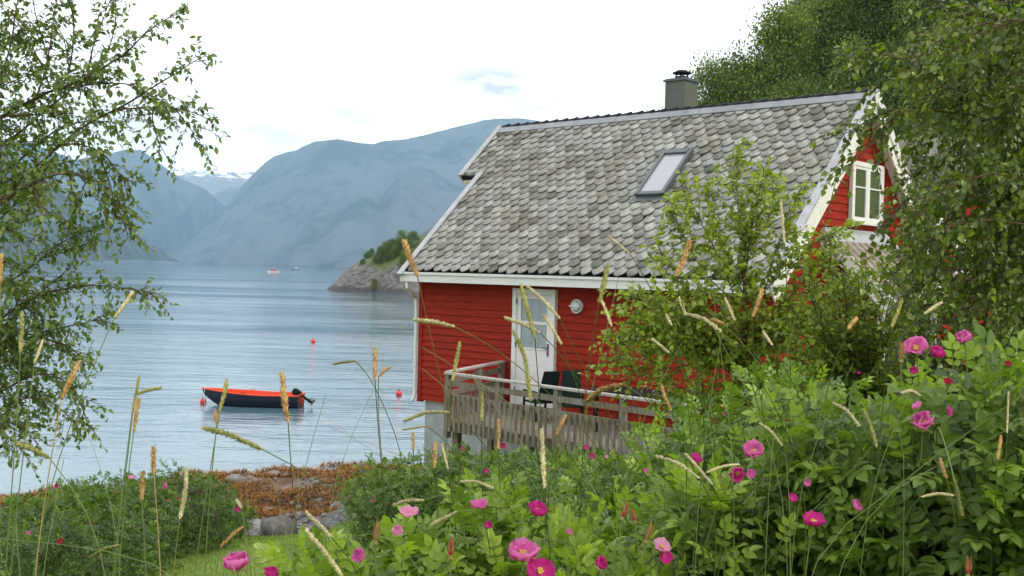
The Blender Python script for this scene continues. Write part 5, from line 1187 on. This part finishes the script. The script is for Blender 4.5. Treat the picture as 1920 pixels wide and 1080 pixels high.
ST = [
 ('tall ripe tan timothy head crossing the left eave corner of the slate roof', 'tan', (757, 452), (768, 482), (783, 518), [(800, 600), (822, 690), (845, 790), (870, 890), (885, 980)], 1.75, 16),
 ('pale timothy head lying level across the white downpipe of the house', 'pale', (775, 600), (815, 603), (852, 613), [(905, 637), (980, 690), (1060, 765), (1130, 850), (1200, 950)], 1.8, 13),
 ('knobbly green timothy head hanging over the upper pane of the white door', 'green', (977, 535), (988, 580), (1003, 635), [(1007, 690), (1013, 760), (1018, 850), (1025, 950)], 1.7, 13),
 ('pale green timothy head slanting across the top right corner of the door frame', 'pale', (989, 537), (1018, 562), (1050, 598), [(1075, 650), (1105, 710), (1150, 790), (1205, 880), (1250, 960)], 1.85, 11),
 ('pale timothy head lying flat across the left edge of the door window', 'pale', (947, 596), (980, 607), (1012, 624), [(1045, 655), (1085, 710), (1130, 790), (1175, 880)], 1.9, 12),
 ('long bent green timothy head hanging down the middle of the white door', 'green', (962, 620), (984, 665), (995, 752), [(1000, 800), (1012, 880), (1025, 960)], 1.7, 13),
 ('slim pale timothy head slanting over the door window near the handle', 'pale', (1020, 592), (1036, 617), (1053, 646), [(1070, 690), (1092, 750), (1130, 850), (1165, 940)], 1.9, 10),
 ('green timothy head with tan base standing right under the eaves past the lamp', 'green', (1139, 500), (1133, 530), (1123, 568), [(1112, 630), (1100, 710), (1095, 800), (1090, 900)], 1.7, 15),
 ('slim pale timothy head just below the green one beside the wall lamp', 'pale', (1128, 562), (1137, 585), (1147, 612), [(1163, 670), (1185, 740), (1215, 840), (1240, 930)], 1.9, 9),
 ('thin pale timothy head lying over the lower slates of the roof', 'pale', (1140, 442), (1158, 456), (1181, 476), [(1205, 510), (1240, 580), (1275, 680), (1310, 790), (1340, 890)], 2.1, 8),
 ('big ripe orange tan timothy head against the young birch near the eaves', 'tan', (1294, 452), (1284, 482), (1268, 518), [(1276, 560), (1298, 640), (1325, 740), (1345, 850)], 1.65, 16),
 ('green timothy head leaning at the left corner of the deck railing', 'green', (862, 643), (856, 675), (848, 714), [(842, 760), (836, 830), (830, 910)], 1.8, 11),
 ('upright ripe brown timothy head on the open water left of the house', 'tan', (703, 653), (703, 680), (703, 713), [(706, 760), (712, 840), (720, 930), (728, 1010)], 1.8, 12),
 ('small dark brown timothy head touching the upright one over the water', 'tan', (731, 688), (720, 696), (710, 706), [(708, 760), (714, 840), (722, 920)], 2.0, 8),
 ('thick ripe tan timothy head standing in front of the stern half of the boat', 'tan', (529, 701), (533, 745), (540, 791), [(544, 850), (550, 930), (558, 1010), (562, 1075)], 1.65, 17),
 ('long green timothy head slanting down to the right below the boat', 'green', (381, 802), (435, 816), (492, 843), [(560, 878), (640, 925), (720, 980), (800, 1045)], 1.65, 15),
 ('short upright ripe tan timothy head above the left rose bushes', 'tan', (288, 838), (288, 864), (289, 891), [(294, 950), (299, 1020), (303, 1075)], 1.8, 14),
 ('short ripe tan timothy head in front of the tallest left rose bush', 'tan', (267, 886), (267, 910), (266, 937), [(268, 980), (272, 1030), (276, 1078)], 1.8, 13),
 ('long pale tan timothy head with feathery white lower end before the left bushes', 'pale', (350, 876), (348, 920), (337, 973), [(331, 1010), (326, 1050), (322, 1078)], 1.7, 14),
 ('reddish tan timothy head tilted right of a green one over the shallow water', 'tan', (261, 748), (256, 775), (251, 809), [(242, 870), (231, 960), (222, 1070)], 1.8, 11),
 ('upright green timothy head left of the reddish tilted one', 'green', (261, 706), (255, 740), (249, 773), [(243, 830), (232, 920), (220, 1020), (213, 1075)], 1.85, 9),
 ('greyish green timothy head pointing right across the top of the upright one', 'green', (302, 727), (278, 731), (252, 741), [(244, 790), (236, 870), (222, 980), (210, 1070)], 1.9, 10),
 ('green timothy head standing in front of the bow half of the boat', 'green', (426, 712), (420, 740), (412, 771), [(404, 830), (392, 900), (375, 990), (362, 1070)], 1.8, 11),
 ('stubby tan timothy head just below the bow of the boat', 'tan', (404, 770), (405, 781), (407, 793), [(400, 850), (391, 940), (385, 1040)], 1.8, 12),
 ('fluffy pale tan timothy head beside the left tree on an orange stem', 'tan', (148, 678), (135, 708), (115, 748), [(106, 800), (92, 880), (76, 980), (63, 1075)], 1.6, 14),
 ('whitish timothy head half hidden in the left tree leaves over the water', 'pale', (249, 548), (235, 568), (214, 596), [(190, 650), (150, 740), (110, 850), (80, 960), (60, 1060)], 1.9, 11),
 ('green timothy head among the leaves at the far left, pointing straight up', 'green', (41, 585), (41, 620), (38, 662), [(36, 750), (28, 850), (18, 960), (9, 1070)], 1.7, 12),
 ('narrow whitish timothy head leaning right among the left tree leaves', 'pale', (80, 638), (73, 660), (64, 681), [(56, 750), (45, 850), (30, 960), (18, 1070)], 1.8, 8),
 ('orange tan timothy head cut by the left edge of the view', 'tan', (2, 478), (0, 500), (0, 532), [(0, 620), (-4, 760), (-8, 900), (-12, 1060)], 1.6, 14),
 ('drooping green timothy head just under the lowest leaves of the left tree', 'green', (30, 831), (60, 842), (93, 859), [(130, 890), (165, 925), (190, 980)], 1.7, 14),
 ('thin dark green timothy head lying level over the water above the buoy', 'green', (625, 683), (645, 679), (666, 677), [(690, 700), (720, 760), (760, 860)], 2.1, 7),
 ('pale arching timothy head drooping over the grey foundation of the house', 'pale', (757, 790), (798, 772), (843, 773), [(880, 800), (930, 860), (980, 930)], 1.8, 12),
 ('thin pale timothy head below the arching one beside the foundation', 'pale', (755, 806), (778, 802), (801, 799), [(830, 820), (870, 870), (900, 930)], 2.0, 7),
 ('small dark tan timothy head upright at the foot of the foundation', 'tan', (774, 811), (775, 828), (775, 846), [(777, 880), (780, 930)], 2.1, 8),
 ('tan timothy head upright against the left end of the hedge below the deck', 'tan', (816, 830), (816, 852), (815, 877), [(818, 920), (822, 970)], 1.9, 11),
 ('pale slim timothy head leaning left beside the tan one below the deck corner', 'pale', (829, 834), (834, 855), (840, 880), [(846, 920), (855, 970)], 2.0, 8),
 ('green timothy head upright in front of the left half of the balusters', 'green', (904, 735), (904, 762), (903, 790), [(903, 850), (905, 920)], 1.9, 9),
 ('large pale beige timothy head standing upright at the bottom centre', 'pale', (1016, 805), (1018, 860), (1021, 916), [(1024, 960), (1029, 1010), (1033, 1075)], 1.6, 14),
 ('rusty tan timothy head in front of the second railing bay of the deck', 'tan', (935, 788), (935, 815), (934, 842), [(936, 890), (940, 950)], 2.0, 9),
 ('fluffy tan timothy head bending left over the deck railing at its middle', 'tan', (1100, 752), (1128, 729), (1168, 722), [(1200, 737), (1240, 775), (1280, 830), (1310, 900)], 1.65, 16),
 ('tan green timothy head leaning right before the third railing bay', 'tan', (1061, 778), (1052, 796), (1042, 816), [(1035, 860), (1028, 920)], 2.0, 9),
 ('long beige timothy head slanting above the lawn at the bottom left of centre', 'pale', (573, 960), (595, 980), (620, 1006), [(645, 1035), (675, 1075)], 1.6, 13),
 ('thick beige timothy head at the bottom edge just below another slanting one', 'pale', (574, 994), (605, 1030), (642, 1080), [(660, 1110)], 1.5, 14),
 ('level brownish pale timothy head over the bushes left of the centre', 'pale', (738, 948), (765, 938), (796, 938), [(830, 925), (880, 935), (920, 980)], 1.8, 12),
 ('arched beige timothy head among the leaves right of the bottom centre hedge', 'pale', (864, 903), (893, 902), (926, 916), [(950, 940), (975, 990)], 1.8, 9),
 ('fluffy pale timothy head pointing down left above the pale pink flower', 'pale', (810, 984), (833, 972), (857, 960), [(885, 955), (920, 990)], 1.7, 13),
 ('curved beige timothy head at mid right, upper of a crossing pair', 'pale', (1230, 855), (1272, 868), (1311, 897), [(1330, 930), (1345, 980)], 1.7, 11),
 ('straight beige timothy head crossing the curved one at mid right', 'pale', (1284, 850), (1308, 876), (1336, 909), [(1350, 940), (1362, 990)], 1.7, 10),
 ('light timothy head running level to the left of the pink flower pair', 'pale', (1385, 871), (1355, 874), (1325, 886), [(1312, 910), (1305, 960)], 1.7, 9),
 ('arched pale timothy head in front of the young birch stem', 'pale', (1290, 589), (1322, 598), (1353, 623), [(1395, 665), (1440, 735), (1480, 820), (1500, 900)], 1.75, 12),
 ('short orange timothy head beside the arched one before the birch', 'tan', (1335, 599), (1345, 602), (1357, 608), [(1405, 655), (1450, 720), (1500, 830)], 2.0, 10),
 ('slim pale timothy head upright just left of the arched one', 'pale', (1274, 558), (1279, 573), (1286, 591), [(1297, 640), (1312, 730), (1325, 830)], 2.0, 9),
 ('small pale timothy head low in the left side of the young birch', 'pale', (1250, 590), (1254, 600), (1260, 611), [(1275, 670), (1290, 760), (1300, 850)], 2.0, 9),
 ('pale timothy head leaning left against the red wall beside the birch', 'pale', (1222, 635), (1237, 647), (1255, 662), [(1285, 700), (1325, 765), (1365, 840)], 1.9, 9),
 ('ripe orange timothy head upright in the right side of the young birch', 'tan', (1429, 544), (1422, 568), (1412, 594), [(1410, 650), (1425, 740), (1440, 830)], 1.85, 12),
 ('narrow pale timothy head leaning right near the top of the birch stem', 'pale', (1360, 560), (1368, 578), (1378, 601), [(1392, 650), (1412, 730), (1440, 820)], 2.0, 9),
 ('cream timothy head low in the birch above the rose thicket', 'pale', (1431, 622), (1439, 634), (1448, 647), [(1470, 685), (1500, 745), (1530, 820)], 1.9, 9),
 ('stubby orange timothy head in front of the dark porch undergrowth', 'tan', (1606, 598), (1598, 606), (1590, 617), [(1575, 655), (1555, 710), (1540, 780)], 1.8, 12),
 ('olive timothy head upright against the pale ground behind the big birch', 'green', (1691, 561), (1684, 585), (1672, 613), [(1665, 670), (1655, 760)], 1.9, 10),
 ('cream timothy head pointing up right below the big birch', 'pale', (1766, 567), (1751, 576), (1733, 589), [(1700, 620), (1655, 672), (1600, 740), (1570, 800)], 1.75, 10),
 ('tall pale timothy head on the slates at the right of the young birch top', 'pale', (1464, 380), (1468, 420), (1471, 456), [(1475, 540), (1480, 640), (1485, 740)], 1.9, 9),
 ('tan timothy head hanging beside the right end of the railing', 'tan', (1240, 722), (1247, 745), (1259, 771), [(1275, 810), (1290, 860)], 1.9, 9),
 ('straw timothy head slanting over the bright green bush at right', 'pale', (1563, 756), (1588, 768), (1612, 800), [(1650, 850), (1710, 920), (1760, 1000)], 1.8, 9),
 ('white tipped timothy head arching over right of the bright green bush', 'pale', (1724, 742), (1708, 732), (1690, 737), [(1655, 780), (1605, 850), (1555, 930), (1540, 960)], 1.75, 11),
 ('cream timothy head hanging down on a long stem at the lower right', 'pale', (1804, 966), (1797, 935), (1789, 898), [(1775, 840), (1752, 772), (1760, 900), (1772, 1040)], 1.7, 11),
 ('cream timothy head lying level at the lower right of the dark bush', 'pale', (1786, 929), (1758, 925), (1727, 932), [(1700, 960), (1690, 1010)], 1.75, 9),
 ('very thin tall straw timothy head near the right edge', 'pale', (1891, 735), (1890, 770), (1888, 812), [(1885, 880), (1880, 960), (1878, 1040)], 1.75, 6),
 ('small tan timothy head low near the right edge under the flowers', 'tan', (1877, 818), (1874, 840), (1870, 862), [(1868, 910), (1864, 980)], 1.85, 9),
 ('rusty timothy head hanging in the dark gap left of the right edge flowers', 'tan', (1763, 862), (1768, 880), (1775, 897), [(1785, 940), (1795, 1000)], 1.85, 10),
 ('pale timothy head slanting between the pink flowers and the birch thicket', 'pale', (1424, 793), (1446, 808), (1467, 836), [(1490, 880), (1515, 950)], 1.85, 8),
 ('olive timothy head drooping over the middle of the bright green bush', 'green', (1619, 768), (1632, 795), (1644, 838), [(1652, 890), (1660, 960)], 1.85, 9),
 ('brown straw timothy head slanting between the left bushes and the rocks', 'tan', (455, 988), (434, 1004), (413, 1026), [(405, 1050), (400, 1078)], 1.9, 9),
 ('white timothy head nodding over the low tip of the left bushes', 'pale', (443, 938), (448, 944), (453, 953), [(463, 1000), (473, 1060)], 1.8, 10),
 ('greyish green timothy head drooping left in front of the left bushes', 'green', (168, 1046), (195, 1028), (225, 1022), [(228, 1045), (226, 1078)], 1.7, 8),
]
for (lb, kd, a, b, c, st, Y_, wp) in ST:
    lb = ' '.join(lb.replace(',', '').split()[:16])
    stalk(lb, kd, a, b, c, st, Y_, wp, 'tan_stem' if 'orange stem' in lb or (kd == 'tan' and rg.random() < .3) else 'green_stem')
# bare culms and narrow blades rising out of the thicket
m = MB(); BL = [((610, 742), (560, 900), (530, 1080), 1.9), ((700, 730), (650, 810), (600, 960), 1.8), ((1500, 560), (1460, 700), (1440, 900), 2.1), ((1370, 540), (1340, 700), (1310, 860), 2.1), ((1600, 680), (1560, 760), (1490, 900), 2.0), ((1920, 740), (1780, 830), (1560, 1000), 1.9), ((1920, 790), (1700, 900), (1500, 1020), 1.9),
     ((0, 1010), (180, 1020), (420, 1080), 1.7), ((880, 700), (960, 800), (1100, 1000), 2.0), ((1000, 740), (1080, 860), (1200, 1050), 2.0), ((1160, 520), (1120, 700), (1060, 900), 2.2), ((1280, 640), (1200, 760), (1150, 980), 2.1), ((790, 650), (900, 720), (1060, 800), 2.2), ((790, 690), (880, 760), (1040, 900), 2.2), ((1330, 480), (1345, 640), (1380, 820), 2.2),
     ((1750, 640), (1700, 760), (1620, 900), 2.0), ((430, 1080), (640, 1000), (800, 960), 1.9), ((510, 900), (540, 980), (560, 1080), 1.9), ((120, 860), (100, 980), (70, 1080), 1.8), ((160, 800), (200, 900), (230, 1000), 2.0), ((30, 980), (15, 1030), (50, 1090), 1.8), ((1330, 600), (1420, 760), (1480, 900), 2.1), ((1200, 930), (1330, 800), (1480, 700), 2.2), ((1480, 1000), (1640, 860), (1700, 700), 2.1)]
for (a, b, c, Y_) in BL:
    A, B, C2 = at(*a, Y_), at(*b, Y_), at(*c, Y_ - .1); foot = C2 + (C2 - B) * .3; foot[2] = float(ground(foot[0], foot[1])[0])
    q = curve_pts([A, B, C2, foot], 18); m.tube(q, np.linspace(.0005, .0012, 18), 4, False)
o = m.build('grass_culms', M['green_stem']); tag(o, 'thin bare grass stems crossing in front of house and bushes', 'grass', kind='stuff')
def blades(name, P, hgt, wid, mat, lean=.5, label='', n_seg=3):
    P = np.asarray(P); n = len(P); d = rg.normal(size=(n, 2)); d /= np.linalg.norm(d, axis=1)[:, None] + 1e-9
    h = hgt * (.5 + .9 * rg.random(n)); ln = lean * (.3 + rg.random(n)); side = np.stack([-d[:, 1], d[:, 0], np.zeros(n)], 1); V = np.zeros((n, 2 * n_seg + 1, 3))
    for k in range(n_seg + 1):
        t = k / n_seg; c = P + np.stack([d[:, 0] * h * ln * t * t, d[:, 1] * h * ln * t * t, h * t * (1 - .35 * ln * t)], 1)
        w_ = wid * (1 - t) ** .7
        if k < n_seg: V[:, 2 * k] = c - side * w_ / 2; V[:, 2 * k + 1] = c + side * w_ / 2
        else: V[:, 2 * n_seg] = c
    off = (np.arange(n) * (2 * n_seg + 1))[:, None]
    Q = np.concatenate([off + np.array([[2 * k, 2 * k + 1, 2 * k + 3, 2 * k + 2]]) for k in range(n_seg - 1)]); T = off + np.array([[2 * n_seg - 2, 2 * n_seg - 1, 2 * n_seg]])
    o = np_mesh(name, V.reshape(-1, 3), [T, Q], mat, None, {'rnd': np.repeat(rg.random(n), 2 * n_seg + 1)}, True)
    tag(o, label, 'grass' if 'grass' in name else 'seaweed', kind='stuff'); return o
M['blade'] = mat_leaf('grass_blade', [(0, (.07, .12, .018)), (.5, (.14, .22, .035)), (1, (.27, .32, .07))], .5, .35, .3)
# long wild grass around the foreground bushes
n = 16000; X_ = rg.random(n) * 10 - 4.5; Y_ = 1.2 + rg.random(n) * 10
keep = (np.abs(X_) < Y_ * .62 + .6); X_, Y_ = X_[keep], Y_[keep]
blades('wild_grass', np.stack([X_, Y_, ground(X_, Y_) - .02], 1), .42, .006, M['blade'], .7, 'long wild grass growing between the foreground rose bushes')
# lawn blades where the lawn shows
n = 60000; X_ = -9 + rg.random(n) * 11; Y_ = 12.5 + rg.random(n) * 10; Z_ = ground(X_, Y_); keep = (Z_ > 1.15); X_, Y_, Z_ = X_[keep], Y_[keep], Z_[keep]
blades('lawn_grass', np.stack([X_, Y_, Z_ - .005], 1), .06, .012, M['blade'], .6, 'short mown lawn grass sloping down to the shore', 2)
# seaweed: tangled fronds over the shore stones
M['weed'] = mat_leaf('seaweed', [(0, (.03, .012, .003)), (.4, (.13, .048, .008)), (.75, (.27, .115, .018)), (1, (.42, .22, .04))], .6, .12, .15)
n = 70000; X_ = -22 + rg.random(n) * 24; Y_ = 24 + rg.random(n) * 13; Z_ = ground(X_, Y_); fz = fbm(X_ * .8, Y_ * .8, 4, 77)
keep = (Z_ > -.04) & (Z_ < .80 + (fz - .5) * .9) & (fz > .40); X_, Y_, Z_ = X_[keep], Y_[keep], Z_[keep]
blades('seaweed', np.stack([X_, Y_, Z_ + .06 * rg.random(len(X_))], 1), .17, .035, M['weed'], 1.9, 'rust brown seaweed heaped over the stones at low tide')
# ---------------------------------------------------------------- shore rocks
M['rock'] = mat_basic('rock', (.30, .29, .28), (.11, .105, .10), 6, .8, .3, .8, .05)
M['rock_dark'] = mat_basic('rock_dark', (.16, .15, .14), (.05, .048, .045), 7, .8, .3, .8, .05)
M['rock_pale'] = mat_basic('rock_pale', (.42, .39, .36), (.22, .20, .18), 6, .8, .3, .8, .05)
def rock(px, py, zz, size, label, mat='rock', flat=.6, group='rocks on the shore'):
    v = at(px, py, 10) - CAM; P = CAM + v * ((H - zz) / -v[2]); g = float(ground(P[0], P[1])[0])
    n_, m_ = 22, 14; th = np.linspace(0, 2 * pi, n_, endpoint=False); ph = np.linspace(-pi / 2, pi / 2, m_); sd = rg.integers(0, 999)
    TH, PH = np.meshgrid(th, ph); D = np.stack([np.cos(TH) * np.cos(PH), np.sin(TH) * np.cos(PH), np.sin(PH)], -1)
    r = 1 + .55 * (fbm(D[..., 0] * 1.3 + D[..., 2] + sd, D[..., 1] * 1.3 - D[..., 2] * .7, 4, int(sd)) - .5); r = np.where(np.abs(PH) > 1.56, 1, r)
    V = D * r[..., None] * np.array([1, .8, flat]) * size / 2; i = np.arange(m_ - 1)[:, None] * n_ + np.arange(n_)[None]; jn = np.arange(m_ - 1)[:, None] * n_ + (np.arange(n_)[None] + 1) % n_
    Q = np.stack([i.ravel(), jn.ravel(), jn.ravel() + n_, i.ravel() + n_], 1)
    o = np_mesh('shore_rock', V.reshape(-1, 3), [Q], M[mat], None, None, False); o.location = (P[0], P[1], g + size * flat * .18); o.rotation_euler = (0, 0, rg.random() * 6)
    tag(o, label, 'rock', group)
rock(440, 903, .12, .6, 'grey wet rock standing at the waterline left of the seaweed heap')
rock(404, 935, .35, .55, 'pale flat stone at the left end of the seaweed beside the rose bush', 'rock_pale', .4)
rock(513, 892, .1, .5, 'brown crusted rock beside the small tide pool in the seaweed')
rock(520, 1003, 1.25, .85, 'large dark boulder at the top of the gravel next to the lawn edge', 'rock_dark', .75)
rock(600, 988, 1.3, .40, 'small dark boulder partly hidden by the foreground leaves beside the lawn', 'rock_dark', .7)
rock(480, 985, 1.0, .5, 'grey rock between the left rose bushes and the large boulder')
rock(205, 912, .4, .7, 'dark purple grey rock showing between the two left rose bushes')
rock(640, 948, .7, .5, 'grey stone at the upper edge of the seaweed below the hedge')
rock(500, 950, .6, .42, 'light stone lying on the gravel under the seaweed heap', 'rock_pale', .5)
rock(560, 962, .8, .40, 'small grey stone on the gravel in the middle of the beach')
n_st = 1500; X_ = -12 + rg.random(n_st) * 10.5; Y_ = 20 + rg.random(n_st) * 14; Z_ = ground(X_, Y_); k_ = (Z_ > .25) & (Z_ < 1.25); X_, Y_, Z_ = X_[k_], Y_[k_], Z_[k_]
ico = (np.array([(1, 0, 0), (-1, 0, 0), (0, 1, 0), (0, -1, 0), (0, 0, .6), (0, 0, -.6)], float), np.array([(0, 2, 4), (2, 1, 4), (1, 3, 4), (3, 0, 4), (2, 0, 5), (1, 2, 5), (3, 1, 5), (0, 3, 5)]), np.zeros((0, 4), int), np.zeros((6, 3)))
o = scatter('beach_stones', ico, np.stack([X_, Y_, Z_ + .01], 1), rvec(len(X_)) * np.array([1, 1, .1]), np.tile([0, 0, 1.], (len(X_), 1)) + rvec(len(X_)) * .3, .05 + .13 * rg.random(len(X_)) ** 3, M['rock'], None, smooth=False)
tag(o, 'small grey stones scattered over the beach gravel', 'stones', kind='stuff')
# ---------------------------------------------------------------- trees of the wooded hill
def hill_tree(name, seed, h, w, leafn, ls, conical=0., mat='far_leaf'):
    leafn = int(leafn * 2.6); ls = ls * .58
    r_ = np.random.default_rng(seed); root = empty(name)
    m = MB(); m.tube([(0, 0, -1), (.1, 0, h * .3), (.05, .1, h * .6), (0, 0, h * .95)], [.02 * h, .016 * h, .01 * h, .002 * h], 7)
    for k in range(7):
        a = r_.random() * 6.3; z0 = h * (.25 + .5 * r_.random()); m.tube([(0, 0, z0), (cos(a) * w * .25, sin(a) * w * .25, z0 + h * .08), (cos(a) * w * .42, sin(a) * w * .42, z0 + h * .1)], [.006 * h, .004 * h, .001 * h], 5, False)
    m.build('trunk', M['bark'], root)
    P = []
    ncl = 46
    for c in range(ncl):
        zc = h * (.18 + .80 * r_.random() ** .8); f = zc / h
        rmax = w / 2 * (1 - f * conical) * math.sin(pi * min(1, (f * .9 + .08))) ** .6
        a = r_.random() * 2 * pi; rr = rmax * (.35 + .65 * r_.random() ** .5); c0 = np.array([cos(a) * rr, sin(a) * rr, zc]); s_ = w * (.09 + .08 * r_.random())
        q = r_.normal(size=(leafn // ncl, 3)) * np.array([s_, s_, s_ * .8]); q[:, 2] -= np.abs(r_.normal(size=len(q))) * s_ * .8; P.append(c0 + q)
    P = np.concatenate(P); P = P[P[:, 2] > .05 * h]; n = len(P); D = r_.normal(size=(n, 3)) + np.array([0, 0, -.6])
    scatter('crown', TP_QUAD, P, D, np.array([0, 0, .8]) + rvec(n) * .9, ls * (.6 + .8 * r_.random(n)), M[mat], root, smooth=False)
    return root
TP_QUAD = (np.array([(0, -.28, 0), (.5, -.36, .06), (1, 0, -.1), (.5, .36, .06), (0, .28, 0)], float), np.array([(0, 1, 4), (1, 3, 4), (1, 2, 3)]), np.zeros((0, 4), int), np.zeros((5, 3)))
M['far_leaf2'] = mat_leaf('far_leaf_birch', [(0, (.045, .075, .015)), (.5, (.115, .16, .032)), (1, (.23, .27, .07))], .55, .25, .35)
M['far_leaf3'] = mat_leaf('far_leaf_mid', [(0, (.03, .055, .012)), (.5, (.07, .11, .022)), (1, (.14, .18, .04))], .6, .2, .3)
protos = [hill_tree('birch_tree', 1, 9, 6.0, 5200, .30, .1, 'far_leaf2'), hill_tree('birch_tree', 2, 8, 6.4, 5200, .30, .0, 'far_leaf3'), hill_tree('broadleaf_tree', 3, 9.5, 7, 5600, .32, .0), hill_tree('birch_tree', 4, 10.5, 5.6, 5200, .30, .3, 'far_leaf2'), hill_tree('broadleaf_tree', 6, 8.5, 7.5, 5600, .32, .1)]
used = set(); count = [0]
def hill_copy(k, x, y, s, label, group, rz=None):
    src = protos[k]
    if k in used: r = src.copy(); COL.objects.link(r); kids = [c.copy() for c in src.children]; [(COL.objects.link(c), setattr(c, 'parent', r)) for c in kids]
    else: r = src; used.add(k)
    r.location = (x, y, float(hill_z(np.array([x]), np.array([y]))[0]) - .3); r.scale = (s, s, s * rg.uniform(.9, 1.15)); r.rotation_euler = (0, 0, rg.random() * 6.3 if rz is None else rz); tag(r, label, 'tree', group); count[0] += 1
    return r
# trees read one by one on the skyline, at their own places
for (px, py, Y_, k, s, lb) in [(1334, 118, 112, 0, 1., 'pale green birch on the skyline just right of the chimney'), (1385, 100, 114, 1, 1.05, 'rounded birch on the skyline left of the tall dark tree'), (1228, 214, 118, 1, .6, 'tip of a birch peeping over the ridge left of the chimney'),
                           (1472, 8, 108, 3, 1.35, 'tall dark birch whose top stands highest against the sky on the hill'), (1548, -22, 112, 3, 1.25, 'tree at the top edge right of the tallest skyline birch'), (1420, 112, 112, 2, .9, 'dark broad tree below the tallest skyline birch')]:
    T = at(px, py, Y_); hgt = {0: 9, 1: 8, 2: 9.5, 3: 10.5, 4: 8.5}[k] * s
    r = hill_copy(k, T[0], T[1], s, lb, 'skyline trees on the hill'); z = r.location.z; top = z + hgt
    r.location.z = min(z, T[2] - hgt) if T[2] - hgt < z else z; r.scale.z = s * (T[2] - r.location.z) / hgt
cells = []
for yy in np.arange(70, 168, 4.6):
    for xx in np.arange(0, 95, 4.6): cells.append((xx + rg.uniform(-1.8, 1.8), yy + rg.uniform(-1.8, 1.8)))
NT_ = 0
for (x, y) in sorted(cells, key=lambda c: c[1]):
    d = x - float(shore_x(y)); az = x / y
    if d < 6 or az < .075 or az > .50: continue
    z = float(hill_z(np.array([x]), np.array([y]))[0]); el0 = (z - H) / y
    # the skyline seen in the valley light: lower on the left, climbing steeply to the right
    lim = np.interp(az, SKY_AZ, SKY_EL) + .004
    s = rg.uniform(.75, 1.15); kk_ = int(rg.integers(0, 5)); el = el0 + (9, 8, 9.5, 10.5, 8.5)[kk_] * s * 1.0 / y
    if el > lim: continue
    p_rock = abs(az - .335) < .022 and abs(el - .205) < .03 or abs(az - .27) < .02 and abs((z - H) / y - .16) < .018
    if p_rock: continue
    if NT_ >= 285: break
    hill_copy(kk_, x, y, s, 'leafy green tree among the wood covering the steep hill behind the house', 'trees of the wooded hill'); NT_ += 1
for p in list(protos):
    if protos.index(p) not in used:
        for c in list(p.children): bpy.data.objects.remove(c)
        bpy.data.objects.remove(p)
# shrubs on the headland
for (px, py, Y_, k, s, lb) in [(704, 462, 291, 3, .42, 'small dark conifer like tree standing on the headland point'), (690, 478, 290, 1, .40, 'light green shrub at the left end of the headland'), (715, 476, 292, 1, .55, 'rounded green shrub in the middle of the headland'), (735, 462, 294, 1, .65, 'pale green bush above the bare rock of the headland'),
                           (752, 455, 296, 0, .7, 'broad dark bush near the house corner on the headland'), (772, 452, 298, 1, .7, 'bush on the headland touching the eaves corner'), (742, 478, 288, 0, .5, 'low bush in front of the others on the headland'), (722, 470, 296, 0, .5, 'bushy crown behind the rounded shrub of the headland'), (697, 474, 291, 1, .3, 'tiny bush beside the dark conifer like tree on the headland'), (745, 468, 294, 1, .6, 'light bush below the pale green one on the headland'), (762, 470, 296, 3, .5, 'bush half hidden by the tan timothy head on the headland'), (728, 484, 289, 1, .35, 'small green tuft of bush on the bare headland rock'), (776, 486, 292, 1, .5, 'lowest green bush of the headland next to the house corner'), (708, 488, 290, 1, .45, 'bush in the rock cleft left of the middle of the headland'), (756, 488, 292, 0, .5, 'bush low on the rock below the light headland bush'), (680, 492, 290, 1, .28, 'lone tuft of bush nearest the tip of the headland')]:
    T = at(px, py, Y_); d_ = (T - CAM) / Y_; Ys_ = np.arange(282, 330, .5); xs_ = d_[0] * Ys_; zz_ = hill_z(xs_, Ys_); ray_ = H + d_[2] * Ys_ - s * 2.2
    hit_ = np.where(zz_ >= ray_)[0]; q_ = Ys_[hit_[0]] if len(hit_) else Y_
    hill_copy(k, d_[0] * q_, q_, s * .8, lb, 'shrubs on the headland')
